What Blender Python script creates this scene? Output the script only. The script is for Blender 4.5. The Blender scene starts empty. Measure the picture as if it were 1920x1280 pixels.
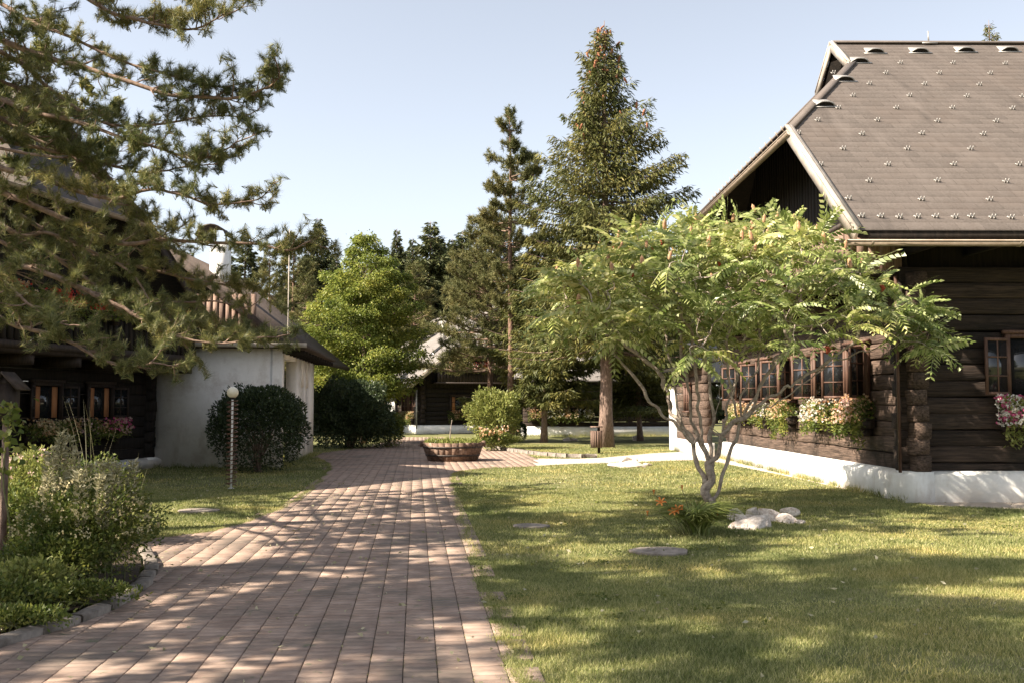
import bpy, math, random
import numpy as np
from mathutils import Vector, Matrix
rng = np.random.default_rng(7)
random.seed(7)
PI = math.pi
R_ = math.radians
scene = bpy.context.scene
COL = scene.collection
# ------------------------------------------------------------------ camera
F = 1867.0; EYE = 1.65; PITCH = math.atan(120/F)
cam = bpy.data.cameras.new('camera'); cam.lens = 35.0; cam.sensor_width = 36.0; cam.clip_end = 2000
camo = bpy.data.objects.new('camera', cam); COL.objects.link(camo)
camo.location = (0, 0, EYE); camo.rotation_euler = (PI/2+PITCH, 0, 0)
scene.camera = camo
cp, sp_ = math.cos(PITCH), math.sin(PITCH)
def at(px, py, Y):
    """world point seen at photo pixel (px,py) whose world Y (distance ahead) is Y"""
    u = (px-960)/F; v = (640-py)/F
    d = np.array([u, cp - v*sp_, sp_ + v*cp])
    return np.array([0, 0, EYE]) + d*(Y/d[1])
def gr(px, py):
    u = (px-960)/F; v = (640-py)/F
    d = np.array([u, cp - v*sp_, sp_ + v*cp])
    return (np.array([0, 0, EYE]) + d*(-EYE/d[2]))[:2]
# ------------------------------------------------------------------ mesh helpers
class MB:
    def __init__(s): s.V = []; s.Fs = []; s.n = 0
    def add(s, V, *Fs):
        V = np.asarray(V, float).reshape(-1, 3)
        for f in Fs:
            f = np.asarray(f, np.int64)
            if f.size: s.Fs.append(f + s.n)
        s.V.append(V); s.n += len(V)
        return s
    BOXF = np.array([[0,3,2,1],[4,5,6,7],[0,1,5,4],[1,2,6,5],[2,3,7,6],[3,0,4,7]])
    def box(s, x0, x1, y0, y1, z0, z1):
        return s.add([[x0,y0,z0],[x1,y0,z0],[x1,y1,z0],[x0,y1,z0],[x0,y0,z1],[x1,y0,z1],[x1,y1,z1],[x0,y1,z1]], MB.BOXF)
    def bar(s, a, b, w, h, up=(0,0,1)):
        """box beam from a to b, w wide, h tall (along up)"""
        a = np.array(a, float); b = np.array(b, float); d = b-a; d /= np.linalg.norm(d)
        sd = np.cross(d, up); sd /= np.linalg.norm(sd); u = np.cross(sd, d)
        sd = sd*w/2; u = u*h/2
        P = [a-sd-u, a+sd-u, b+sd-u, b-sd-u, a-sd+u, a+sd+u, b+sd+u, b-sd+u]
        return s.add(P, [[0,3,2,1],[4,5,6,7],[0,1,5,4],[1,2,6,5],[2,3,7,6],[3,0,4,7]])
    def tube(s, P, rad, n=6, cap=True):
        P = np.asarray(P, float); k = len(P)
        rad = np.broadcast_to(np.asarray(rad, float), (k,))
        T = np.gradient(P, axis=0); T /= np.linalg.norm(T, axis=1)[:, None] + 1e-9
        r0 = np.array([0, 0, 1.]) if abs(T[0][2]) < .9 else np.array([1., 0, 0])
        N = np.zeros_like(P); cur = r0 - T[0]*np.dot(r0, T[0]); cur /= np.linalg.norm(cur)
        for i in range(k):
            cur = cur - T[i]*np.dot(cur, T[i]); cur /= np.linalg.norm(cur)+1e-9; N[i] = cur
        B = np.cross(T, N)
        a = np.linspace(0, 2*PI, n, endpoint=False)
        V = P[:, None, :] + rad[:, None, None]*(np.cos(a)[None, :, None]*N[:, None, :] + np.sin(a)[None, :, None]*B[:, None, :])
        i = np.arange(k-1)[:, None]*n; j = np.arange(n)[None, :]; j2 = (j+1) % n
        Fq = np.stack([i+j, i+j2, i+n+j2, i+n+j], -1).reshape(-1, 4)
        fs = [Fq]
        if cap:
            fs += [np.arange(n)[None, ::-1], (np.arange(n)+(k-1)*n)[None, :]]
        return s.add(V.reshape(-1, 3), *fs)
    def prism(s, poly, d):
        """closed polygon (list of 3-D points) pushed along d"""
        P = np.asarray(poly, float); n = len(P); d = np.asarray(d, float)
        i = np.arange(n); j = (i+1) % n
        return s.add(np.vstack([P, P+d]), i[None, ::-1], (i+n)[None, :], np.stack([i, j, j+n, i+n], 1))
    def poly(s, P):
        P = np.asarray(P, float); return s.add(P, np.arange(len(P))[None, :])
    def lathe(s, prof, n=24, c=(0, 0, 0)):
        prof = np.asarray(prof, float); k = len(prof); a = np.linspace(0, 2*PI, n, endpoint=False)
        V = np.stack([prof[:, 0][:, None]*np.cos(a), prof[:, 0][:, None]*np.sin(a), np.repeat(prof[:, 1][:, None], n, 1)], -1) + np.array(c)
        i = np.arange(k-1)[:, None]*n; j = np.arange(n)[None, :]; j2 = (j+1) % n
        return s.add(V.reshape(-1, 3), np.stack([i+j, i+j2, i+n+j2, i+n+j], -1).reshape(-1, 4))
    def mesh(s, name, m=None, smooth=False):
        me = bpy.data.meshes.new(name)
        V = np.vstack(s.V).astype(np.float32)
        loops = np.concatenate([f.ravel() for f in s.Fs]); tot = np.concatenate([np.full(len(f), f.shape[1]) for f in s.Fs])
        st = np.concatenate([[0], np.cumsum(tot)[:-1]])
        me.vertices.add(len(V)); me.vertices.foreach_set('co', V.ravel())
        me.loops.add(len(loops)); me.loops.foreach_set('vertex_index', loops.astype(np.int32))
        me.polygons.add(len(tot)); me.polygons.foreach_set('loop_start', st.astype(np.int32)); me.polygons.foreach_set('loop_total', tot.astype(np.int32))
        if smooth: me.polygons.foreach_set('use_smooth', np.ones(len(tot), bool))
        me.update(calc_edges=True)
        if m: me.materials.append(m)
        return me
    def build(s, name, m, parent=None, smooth=False, label=None, bevel=0):
        o = bpy.data.objects.new(name, s.mesh(name, m, smooth)); COL.objects.link(o)
        if parent: o.parent = parent
        if label: o['label'] = label
        if bevel:
            b = o.modifiers.new('bevel', 'BEVEL'); b.width = bevel; b.segments = 2; b.limit_method = 'ANGLE'
        return o
def thing(name, label, cat, loc=(0, 0, 0), rotz=0, group=None):
    o = bpy.data.objects.new(name, None); COL.objects.link(o); o.empty_display_size = .2
    o.location = tuple(loc); o.rotation_euler = (0, 0, rotz)
    o['label'] = label; o['category'] = cat
    if group: o['group'] = group
    return o
def tag(o, label, cat, group=None):
    o['label'] = label; o['category'] = cat
    if group: o['group'] = group
    return o
def kind(o, k): o['kind'] = k; return o
def dup(root, loc, rotz=0, sc=1.0, label=None, group=None):
    r = root.copy(); COL.objects.link(r); r.location = tuple(loc); r.rotation_euler = (0, 0, rotz)
    r.scale = (sc, sc, sc) if np.isscalar(sc) else tuple(sc)
    if label: r['label'] = label
    if group: r['group'] = group
    for ch in list(root.children):
        c = ch.copy(); COL.objects.link(c); c.parent = r
        for g in ch.children:
            d = g.copy(); COL.objects.link(d); d.parent = c
    return r
def child(o, parent, name=None):
    c = o.copy(); COL.objects.link(c); c.parent = parent; return c
def unit(v):
    v = np.asarray(v, float); return v/(np.linalg.norm(v, axis=-1, keepdims=True)+1e-9)
def rsph(n): return unit(rng.normal(size=(n, 3)))
def blades(O, D, L, Wd, tilt=None, bend=0.0, tri=False):
    """flat pointed faces from O along D: kite quads (or tris)"""
    n = len(O); D = unit(D); L = np.broadcast_to(L, (n,))[:, None]; Wd = np.broadcast_to(Wd, (n,))[:, None]
    Rn = rsph(n) if tilt is None else tilt
    S = unit(np.cross(D, Rn))
    if tri:
        V = np.stack([O-S*Wd/2, O+S*Wd/2, O+D*L], 1)
        return V.reshape(-1, 3), np.arange(3*n).reshape(n, 3)
    U = np.cross(S, D)
    V = np.stack([O, O+D*L*.45+S*Wd/2+U*L*bend, O+D*L, O+D*L*.45-S*Wd/2+U*L*bend], 1)
    return V.reshape(-1, 3), np.arange(4*n).reshape(n, 4)
def inst(TV, TF, O, X, Y, Z, sc=None):
    """template verts placed with frames"""
    n = len(O); k = len(TV)
    if sc is None: sc = np.ones(n)
    M = np.stack([X, Y, Z], -1)*np.asarray(sc)[:, None, None]
    V = np.einsum('nij,kj->nki', M, TV) + O[:, None, :]
    Fo = (np.asarray(TF)[None] + (np.arange(n)*k)[:, None, None])
    return V.reshape(-1, 3), Fo.reshape(-1, np.asarray(TF).shape[1])
def inside(P, poly):
    x, y = P[:, 0], P[:, 1]; poly = np.asarray(poly); r = np.zeros(len(P), bool)
    for i in range(len(poly)):
        x0, y0 = poly[i]; x1, y1 = poly[i-1]
        if y0 == y1: continue
        c = ((y0 > y) != (y1 > y)) & (x < (x1-x0)*(y-y0)/(y1-y0)+x0); r ^= c
    return r
def spline(P, n):
    P = np.asarray(P, float); m = len(P)
    Q = np.vstack([2*P[0]-P[1], P, 2*P[-1]-P[-2]])
    t = np.linspace(0, m-1-1e-6, n); i = t.astype(int); f = (t-i)[:, None]
    a, b, c, d = Q[i], Q[i+1], Q[i+2], Q[i+3]
    return .5*((2*b)+(-a+c)*f+(2*a-5*b+4*c-d)*f*f+(-a+3*b-3*c+d)*f**3)
# ------------------------------------------------------------------ materials
def newmat(name):
    m = bpy.data.materials.new(name); m.use_nodes = True; nt = m.node_tree; nt.nodes.clear()
    out = nt.nodes.new('ShaderNodeOutputMaterial'); p = nt.nodes.new('ShaderNodeBsdfPrincipled')
    nt.links.new(p.outputs[0], out.inputs[0])
    return m, nt, p, out
def N(nt, t, **kw):
    n = nt.nodes.new('ShaderNode'+t)
    for k, v in kw.items():
        if k in n.inputs.keys(): n.inputs[k].default_value = v
        else: setattr(n, k, v)
    return n
def ramp(nt, fac, stops):
    r = nt.nodes.new('ShaderNodeValToRGB'); e = r.color_ramp.elements
    while len(e) < len(stops): e.new(.5)
    for i, (p, c) in enumerate(stops): e[i].position = p; e[i].color = (*c, 1)
    nt.links.new(fac, r.inputs[0]); return r
def noise(nt, scale, detail=4, rough=.6, vec=None, stretch=None, coord='Object'):
    n = N(nt, 'TexNoise'); n.inputs['Scale'].default_value = scale; n.inputs['Detail'].default_value = detail; n.inputs['Roughness'].default_value = rough
    tc = N(nt, 'TexCoord'); v = tc.outputs[coord]
    if stretch is not None:
        mp = N(nt, 'Mapping'); mp.inputs['Scale'].default_value = stretch; nt.links.new(v, mp.inputs[0]); v = mp.outputs[0]
    nt.links.new(v, n.inputs['Vector']); return n.outputs[0]
def mix(nt, f, a, b, mode='MIX'):
    m = N(nt, 'Mix', data_type='RGBA', blend_type=mode)
    for v, i in ((f, 0), (a, 6), (b, 7)):
        if hasattr(v, 'is_output'): nt.links.new(v, m.inputs[i])
        elif i == 0: m.inputs[0].default_value = v
        else: m.inputs[i].default_value = (*v, 1)
    return m.outputs[2]
def bump(nt, p, h, strength=.4, dist=.02):
    b = N(nt, 'Bump'); b.inputs['Strength'].default_value = strength; b.inputs['Distance'].default_value = dist
    nt.links.new(h, b.inputs['Height']); nt.links.new(b.outputs[0], p.inputs['Normal'])
def mleaf(name, cols, rough=.5, trans=.35, spec=.4, patch=0.0):
    m, nt, p, out = newmat(name)
    g = N(nt, 'NewGeometry')
    k = len(cols); r = ramp(nt, g.outputs['Random Per Island'], [(i/(k-1), c) for i, c in enumerate(cols)])
    col = r.outputs[0]
    if patch:
        nz = noise(nt, patch, 2); rr = ramp(nt, nz, [(.32, (.5, .58, .48)), (.5, (.95, .97, .9)), (.7, (1.38, 1.2, 1.05))])
        col = mix(nt, 1.0, col, rr.outputs[0], 'MULTIPLY')
    nt.links.new(col, p.inputs['Base Color']); p.inputs['Roughness'].default_value = rough
    p.inputs['Specular IOR Level'].default_value = spec
    t = N(nt, 'BsdfTranslucent'); nt.links.new(col, t.inputs[0])
    mx = N(nt, 'MixShader'); mx.inputs[0].default_value = trans
    nt.links.new(p.outputs[0], mx.inputs[1]); nt.links.new(t.outputs[0], mx.inputs[2]); nt.links.new(mx.outputs[0], out.inputs[0])
    return m
def mnoise(name, c1, c2, scale=6, rough=.8, stretch=None, bmp=.4, bd=.02, isl=0.0, lo=.35, hi=.65, detail=6, spec=.3, metal=0.0, c3=None, s3=.8):
    m, nt, p, out = newmat(name)
    nz = noise(nt, scale, detail, .65, stretch=stretch)
    col = ramp(nt, nz, [(lo, c1), (hi, c2)]).outputs[0]
    if c3 is not None:
        n3 = noise(nt, s3, 5, .7); f3 = ramp(nt, n3, [(.52, (0, 0, 0)), (.66, (1, 1, 1))]).outputs[0]
        col = mix(nt, f3, col, c3)
    if isl:
        g = N(nt, 'NewGeometry'); rr = ramp(nt, g.outputs['Random Per Island'], [(0, (1-isl,)*3), (1, (1+isl,)*3)])
        col = mix(nt, 1.0, col, rr.outputs[0], 'MULTIPLY')
    nt.links.new(col, p.inputs['Base Color']); p.inputs['Roughness'].default_value = rough
    p.inputs['Specular IOR Level'].default_value = spec; p.inputs['Metallic'].default_value = metal
    if bmp: bump(nt, p, nz, bmp, bd)
    return m
M = {}
M['lawn'] = mnoise('lawn_soil', (.075, .085, .025), (.17, .165, .06), 3.0, .95, bmp=.3, c3=(.23, .2, .09), s3=.35)
M['grass'] = mleaf('grass_blades', [(.105, .14, .038), (.23, .245, .08), (.39, .375, .155), (.55, .50, .27)], .55, .35, .3, patch=.55)
M['joint'] = mnoise('path_joints', (.10, .085, .06), (.19, .155, .115), 9, .95, c3=(.09, .10, .04), s3=1.2)
M['paver'] = mnoise('paver', (.225, .155, .118), (.35, .258, .205), 4, .85, isl=.10, bmp=.6, bd=.006, c3=(.19, .145, .118), s3=.55)
M['gravel'] = mnoise('pale_gravel', (.36, .29, .23), (.62, .53, .44), 60, .95, bmp=.8, bd=.01)
M['soil'] = mnoise('bed_soil', (.03, .022, .015), (.085, .06, .04), 14, .95, bmp=.8, bd=.03)
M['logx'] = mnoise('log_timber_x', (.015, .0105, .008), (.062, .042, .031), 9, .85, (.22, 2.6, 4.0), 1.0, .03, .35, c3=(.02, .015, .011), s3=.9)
M['logy'] = mnoise('log_timber_y', (.034, .022, .016), (.15, .102, .077), 9, .85, (2.6, .22, 4.0), 1.0, .03, .3, c3=(.026, .018, .013), s3=.9)  # same logs as log_timber_x; the gable's sunlight is put into this lighter brown
M['dark'] = mnoise('dark_board', (.007, .0055, .0045), (.022, .016, .012), 6, .85, (3, 3, .35), .5, .01, .3)
M['board'] = mnoise('brown_board', (.11, .07, .052), (.25, .165, .125), 6, .85, (4, 4, .35), .5, .01, .3)
M['barge'] = mnoise('weathered_bargeboard', (.27, .23, .19), (.46, .405, .35), 5, .8, (1, .4, .4), .3, .01)
M['plaster'] = mnoise('white_plaster', (.74, .72, .68), (.84, .82, .79), 4, .9, bmp=.35, bd=.012, c3=(.70, .66, .61), s3=1.5)
M['plaster_pink'] = mnoise('cream_plaster', (.80, .76, .72), (.87, .83, .79), 5, .9, bmp=.4, bd=.012, c3=(.66, .60, .55), s3=1.2)
M['tile'] = mnoise('slate_tile', (.086, .070, .060), (.122, .102, .089), 26, .75, bmp=.4, bd=.004, isl=.10, c3=(.106, .085, .072), s3=.5)
M['tile_far'] = mnoise('grey_roof', (.14, .125, .118), (.2, .182, .17), 16, .75, bmp=.4, bd=.004, isl=.1)
M['tile_brown'] = mnoise('shingle_roof', (.028, .02, .016), (.075, .053, .041), 9, .85, bmp=.6, bd=.01, isl=.35)
M['metal'] = mnoise('galvanised', (.30, .28, .26), (.44, .42, .39), 10, .55, bmp=0, metal=.6, spec=.5)
M['gutter'] = mnoise('brown_gutter', (.25, .19, .14), (.34, .27, .21), 8, .5, bmp=0, spec=.5)
M['frame'] = mnoise('window_wood', (.065, .034, .024), (.13, .072, .05), 8, .6, (3, 3, .5), .3, .005, .2)
M['frame_dark'] = mnoise('window_wood_dark', (.016, .011, .009), (.042, .028, .021), 8, .7, (3, 3, .5), .3, .005, .2)
M['curtain'] = mnoise('curtain', (.30, .12, .05), (.42, .2, .09), 20, .9, (4, 4, .2), .3, .01)
M['white'] = mnoise('white_paint', (.72, .70, .66), (.82, .8, .77), 10, .6, bmp=.1)
M['rock'] = mnoise('pale_rock', (.40, .33, .28), (.68, .61, .54), 7, .9, bmp=.7, bd=.02, c3=(.36, .27, .21), s3=3)
M['kerb'] = mnoise('kerb_stone', (.12, .10, .082), (.27, .23, .195), 9, .9, bmp=.6, bd=.01)
M['slab'] = mnoise('stone_slab', (.15, .125, .105), (.30, .255, .215), 9, .9, bmp=.5, bd=.008)
M['tub'] = mnoise('barrel_wood', (.085, .05, .034), (.22, .14, .10), 6, .8, (1.2, 1.2, 5), .6, .01, .2, c3=(.30, .22, .17), s3=3)
M['iron'] = mnoise('iron_hoop', (.03, .027, .025), (.09, .07, .06), 12, .6, bmp=.2, metal=.5)
M['copper'] = mnoise('copper_coil', (.10, .055, .038), (.22, .125, .085), 12, .5, bmp=0, metal=.5)
M['bark_pine'] = mnoise('pine_bark', (.09, .055, .038), (.27, .165, .115), 10, .9, (2, 2, .6), .8, .03)
M['bark_twig'] = mnoise('pine_twig_bark', (.13, .085, .06), (.32, .22, .165), 14, .9, bmp=.5, bd=.01)
M['bark_spruce'] = mnoise('spruce_bark', (.11, .07, .055), (.27, .19, .15), 12, .9, (2, 2, .7), .8, .03)
M['bark_sumac'] = mnoise('sumac_bark', (.17, .13, .105), (.44, .36, .30), 16, .85, bmp=.6, bd=.01, c3=(.42, .36, .29), s3=5)
M['pine'] = mleaf('pine_needles', [(.055, .075, .024), (.11, .13, .04), (.21, .21, .072), (.40, .355, .15)], .45, .3, .4, patch=.9)
M['pine_far'] = mleaf('far_pine_needles', [(.08, .09, .034), (.145, .145, .055), (.23, .205, .09)], .6, .25, .25, patch=.5)
M['spruce'] = mleaf('spruce_sprays', [(.06, .07, .022), (.115, .12, .036), (.20, .185, .06)], .6, .25, .25, patch=.5)
M['spruce_bg'] = mleaf('forest_sprays', [(.04, .055, .024), (.075, .088, .035), (.125, .125, .052)], .6, .2, .25, patch=.3)
M['decid'] = mleaf('hornbeam_leaves', [(.11, .15, .03), (.19, .225, .045), (.31, .32, .075)], .5, .4, .3, patch=.5)
M['sumac'] = mleaf('sumac_leaflets', [(.14, .19, .045), (.32, .36, .12), (.56, .56, .30)], .38, .38, .5, patch=.8)
M['sumac_fruit'] = mnoise('sumac_fruit', (.30, .15, .08), (.5, .33, .19), 14, .9, bmp=.8, bd=.02)
M['sumac_old'] = mnoise('old_sumac_fruit', (.16, .03, .014), (.32, .07, .03), 20, .9, bmp=.8, bd=.02)
M['bush'] = mleaf('dark_bush_leaves', [(.025, .04, .018), (.045, .065, .026), (.075, .10, .04)], .5, .3, .35)
M['shrub'] = mleaf('shrub_leaves', [(.13, .16, .035), (.22, .24, .06), (.32, .32, .10)], .5, .35, .3)
M['herb'] = mleaf('herb_leaves', [(.07, .10, .02), (.13, .16, .035), (.23, .23, .06)], .5, .35, .3, patch=1.5)
M['blade'] = mleaf('lily_blades', [(.13, .17, .035), (.22, .26, .07), (.32, .34, .12)], .45, .35, .4)
M['iris'] = mleaf('iris_blades', [(.13, .17, .09), (.2, .24, .13), (.3, .34, .2)], .45, .3, .4)
M['spike'] = mleaf('dry_spikes', [(.22, .20, .10), (.36, .33, .2), (.5, .46, .32)], .7, .25, .2)
M['fl_cream'] = mleaf('cream_blossom', [(.5, .42, .22), (.66, .58, .36)], .6, .3, .2)
M['fl_pink'] = mleaf('pink_blossom', [(.62, .40, .36), (.74, .56, .5)], .6, .3, .2)
M['fl_white'] = mleaf('white_blossom', [(.7, .66, .58), (.84, .81, .75)], .6, .3, .2)
M['fl_orange'] = mleaf('orange_blossom', [(.5, .24, .10), (.66, .44, .26), (.74, .58, .42)], .6, .3, .2)
M['lily'] = mleaf('lily_blossom', [(.62, .15, .03), (.72, .24, .06), (.74, .32, .09)], .6, .3, .2)
M['fl_red'] = mleaf('red_blossom', [(.5, .03, .03), (.62, .08, .05)], .6, .25, .2)
M['fl_magenta'] = mleaf('magenta_blossom', [(.55, .06, .2), (.68, .2, .36)], .6, .3, .2)
M['cone'] = mnoise('spruce_cone', (.20, .075, .035), (.36, .15, .08), 30, .8, bmp=.4)
def streak(m, sc, stretch, lo, hi, c):
    nt = m.node_tree; p = [n for n in nt.nodes if n.type == 'BSDF_PRINCIPLED'][0]; l = p.inputs['Base Color'].links[0]; src = l.from_socket
    nz = noise(nt, sc, 5, .7, stretch=stretch); f = ramp(nt, nz, [(lo, (0, 0, 0)), (hi, (1, 1, 1))]).outputs[0]
    nt.links.new(mix(nt, f, src, c), p.inputs['Base Color'])
streak(M['tile'], 1.3, (1.6, .35, .35), .5, .75, (.135, .112, .098)); streak(M['tile'], 14, (1, 1, 1), .68, .74, (.17, .155, .13)); streak(M['tile'], .9, (1.2, .3, .3), .56, .72, (.066, .055, .048))
streak(M['plaster'], 5, (1, 1, .25), .58, .8, (.58, .53, .46)); streak(M['plaster'], 22, (1, 1, 1), .66, .72, (.52, .47, .4)); streak(M['plaster_pink'], 2.2, (1, 1, .3), .55, .8, (.6, .54, .48))
streak(M['paver'], 1.1, (1, 1, 1), .5, .72, (.155, .125, .10)); streak(M['paver'], 6, (1, 1, 1), .62, .7, (.12, .12, .075))
m, nt, p, out = newmat('window_glass'); p.inputs['Base Color'].default_value = (.015, .016, .017, 1); p.inputs['Roughness'].default_value = .06; p.inputs['Specular IOR Level'].default_value = .6
M['glass'] = m
m, nt, p, out = newmat('lamp_globe'); p.inputs['Base Color'].default_value = (.78, .72, .58, 1); p.inputs['Roughness'].default_value = .25; M['globe'] = m
# ------------------------------------------------------------------ world and sun
SUN_AZ, SUN_EL = R_(19), R_(40)        # direction the light travels (from +X towards +Y), elevation
w = bpy.data.worlds.new('World'); scene.world = w; w.use_nodes = True
nt = w.node_tree; bg = nt.nodes['Background']
sky = nt.nodes.new('ShaderNodeTexSky'); sky.sky_type = 'NISHITA'; sky.sun_disc = False
sky.sun_elevation = SUN_EL; sky.sun_rotation = math.atan2(-math.cos(SUN_AZ), -math.sin(SUN_AZ))
sky.air_density = 1.0; sky.dust_density = 2.2; sky.ozone_density = 1.0; sky.altitude = 400
hs = nt.nodes.new('ShaderNodeHueSaturation'); hs.inputs['Saturation'].default_value = .44; hs.inputs['Value'].default_value = 1.0
nt.links.new(sky.outputs[0], hs.inputs['Color']); nt.links.new(hs.outputs[0], bg.inputs[0]); bg.inputs[1].default_value = .082
sl = bpy.data.lights.new('sun', 'SUN'); sl.energy = 5.0; sl.angle = R_(.6); sl.color = (1, .89, .74)
so = bpy.data.objects.new('sun', sl); COL.objects.link(so); so.location = (-30, -8, 30)
d = Vector((math.cos(SUN_EL)*math.cos(SUN_AZ), math.cos(SUN_EL)*math.sin(SUN_AZ), -math.sin(SUN_EL)))
so.rotation_euler = d.to_track_quat('-Z', 'Y').to_euler()
vs = scene.view_settings; vs.view_transform = 'Standard'; vs.look = 'None'; vs.exposure = 1.64; vs.gamma = 1
# ------------------------------------------------------------------ ground
o = MB().poly([[-300, -60, 0], [300, -60, 0], [300, 900, 0], [-300, 900, 0]]).build('lawn', M['lawn']); kind(o, 'structure')
def dens(P, n=12):
    return spline(np.array(P, float), n*len(P))
pathL = [gr(*p) for p in [(-260, 1300), (0, 1212), (190, 1150), (275, 1097), (282, 1050), (262, 1016), (430, 988), (560, 935), (606, 892), (616, 872), (592, 858)]]
pathR = [gr(*p) for p in [(1010, 1300), (985, 1280), (940, 1180), (900, 1085), (868, 975), (852, 915), (851, 893), (868, 884), (930, 877)]]
far = [gr(*p) for p in [(1000, 873), (1000, 859), (985, 852), (905, 838), (880, 826), (850, 820), (760, 819), (735, 826), (690, 838), (600, 850)]]
PL = dens(pathL, 8); PR = dens(pathR, 8)
for E in (PL, PR): E += np.c_[.035*np.sin(np.arange(len(E))*1.9)+rng.normal(0, .02, len(E)), np.zeros(len(E))]
PATH = np.vstack([[[pathL[0][0], 2.5]], PL, np.array(far)[::-1], PR[::-1], [[pathR[0][0], 2.5]]])
GRAVEL = np.array([gr(*p) for p in [(1000, 873), (1080, 869), (1150, 867.5), (1230, 864), (1300, 862), (1345, 866), (1480, 893), (1600, 920), (1750, 948), (1960, 956), (2060, 956), (2060, 930), (1700, 925), (1380, 855), (1310, 848), (1290, 846), (1225, 849), (1130, 857.5), (1080, 859.5), (1000, 859)]])
BED = np.array([gr(*p) for p in [(-500, 1330), (0, 1198), (180, 1140), (258, 1094), (266, 1055), (240, 1012), (150, 990), (0, 985), (-500, 985)]])
pm = MB().poly(np.c_[PATH, np.full(len(PATH), .004)]); kind(pm.build('path_bedding', M['joint']), 'structure')
# pavers: courses laid along the path, each stone its own small chamfered block
th = R_(5.5); ux = np.array([math.cos(th), math.sin(th)]); uy = np.array([-math.sin(th), math.cos(th)])
pw, pl = .212, .106
ii, jj = np.meshgrid(np.arange(-60, 60), np.arange(-40, 700), indexing='ij')
C = (ii[..., None]*pw)*ux + ((jj[..., None]+.5*(ii[..., None] % 2))*pl)*uy + np.array([-1.2, 4.])
C = C.reshape(-1, 2); C = C[(C[:, 1] > 3.4) & (C[:, 1] < 62)]; ok = inside(C, PATH)
for dx, dy in ((.05, 0), (-.05, 0)): ok |= inside(C+[dx, dy], PATH)
C = C[ok]
n = len(C); hx, hy = pw/2-.0028, pl/2-.0009; c_ = .004
ring = np.array([[-1, -1], [1, -1], [1, 1], [-1, 1]])
T = np.vstack([np.c_[ring*[hx, hy], np.zeros(4)], np.c_[ring*[hx, hy], np.full(4, .012)], np.c_[ring*[hx-c_, hy-c_*.5], np.full(4, .017)]])
TF = [[0,1,5,4],[1,2,6,5],[2,3,7,6],[3,0,4,7],[4,5,9,8],[5,6,10,9],[6,7,11,10],[7,4,8,11],[8,9,10,11]]
Z = unit(np.c_[rng.normal(0, .005, (n, 2)), np.ones(n)]); a = rng.normal(th, .008, n)
X = unit(np.c_[np.cos(a), np.sin(a), -(Z[:, 0]*np.cos(a)+Z[:, 1]*np.sin(a))]); Y = np.cross(Z, X)
V, Fc = inst(T, TF, np.c_[C, rng.normal(.001, .0012, n)], X, Y, Z)
kind(MB().add(V, Fc).build('path', M['paver']), 'structure')
kind(MB().poly(np.c_[GRAVEL, np.full(len(GRAVEL), .006)]).build('gravel_path', M['gravel']), 'structure')
kind(MB().poly(np.c_[BED, np.full(len(BED), .05)]).build('flower_bed_soil', M['soil']), 'structure')
# ------------------------------------------------------------------ house parts
def log(mb, a, b, h, th, amp=.014, step=.4):
    a = np.array(a, float); b = np.array(b, float); d = b-a; Ln = np.linalg.norm(d); d /= Ln
    n = max(3, int(Ln/step)); t = np.linspace(0, 1, n); sd = np.cross(d, [0, 0, 1.])
    c = .02
    cs = np.array([[-th/2, -h/2+c], [-th/2+c, -h/2], [th/2-c, -h/2], [th/2, -h/2+c], [th/2, h/2-c], [th/2-c, h/2], [-th/2+c, h/2], [-th/2, h/2-c]])
    off = np.cumsum(rng.normal(0, amp*.45, (n, 2)), 0); off -= off.mean(0); off = np.clip(off, -amp*1.5, amp*1.5)*[1, .5]
    wob = rng.normal(0, amp*.35, (n, 8, 2))
    Q = cs[None] + off[:, None] + wob
    V = a + (t*Ln)[:, None, None]*d + Q[..., :1]*sd + Q[..., 1:]*np.array([0, 0, 1.])
    i = np.arange(n-1)[:, None]*8; j = np.arange(8)[None]; j2 = (j+1) % 8
    mb.add(V.reshape(-1, 3), np.stack([i+j, i+j2, i+8+j2, i+8+j], -1).reshape(-1, 4), np.arange(8)[None, ::-1], (np.arange(8)+(n-1)*8)[None])
def uvn(mb, org, U, Nn):
    """turn a builder drawn in (u along wall, v out of wall, w up) into house space"""
    U = np.array(U, float); Nn = np.array(Nn, float); o_ = np.array(org, float)
    for k in range(len(mb.V)):
        v = mb.V[k]; mb.V[k] = o_ + v[:, :1]*U + v[:, 1:2]*Nn + v[:, 2:]*np.array([0, 0, 1.])
    return mb
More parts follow.
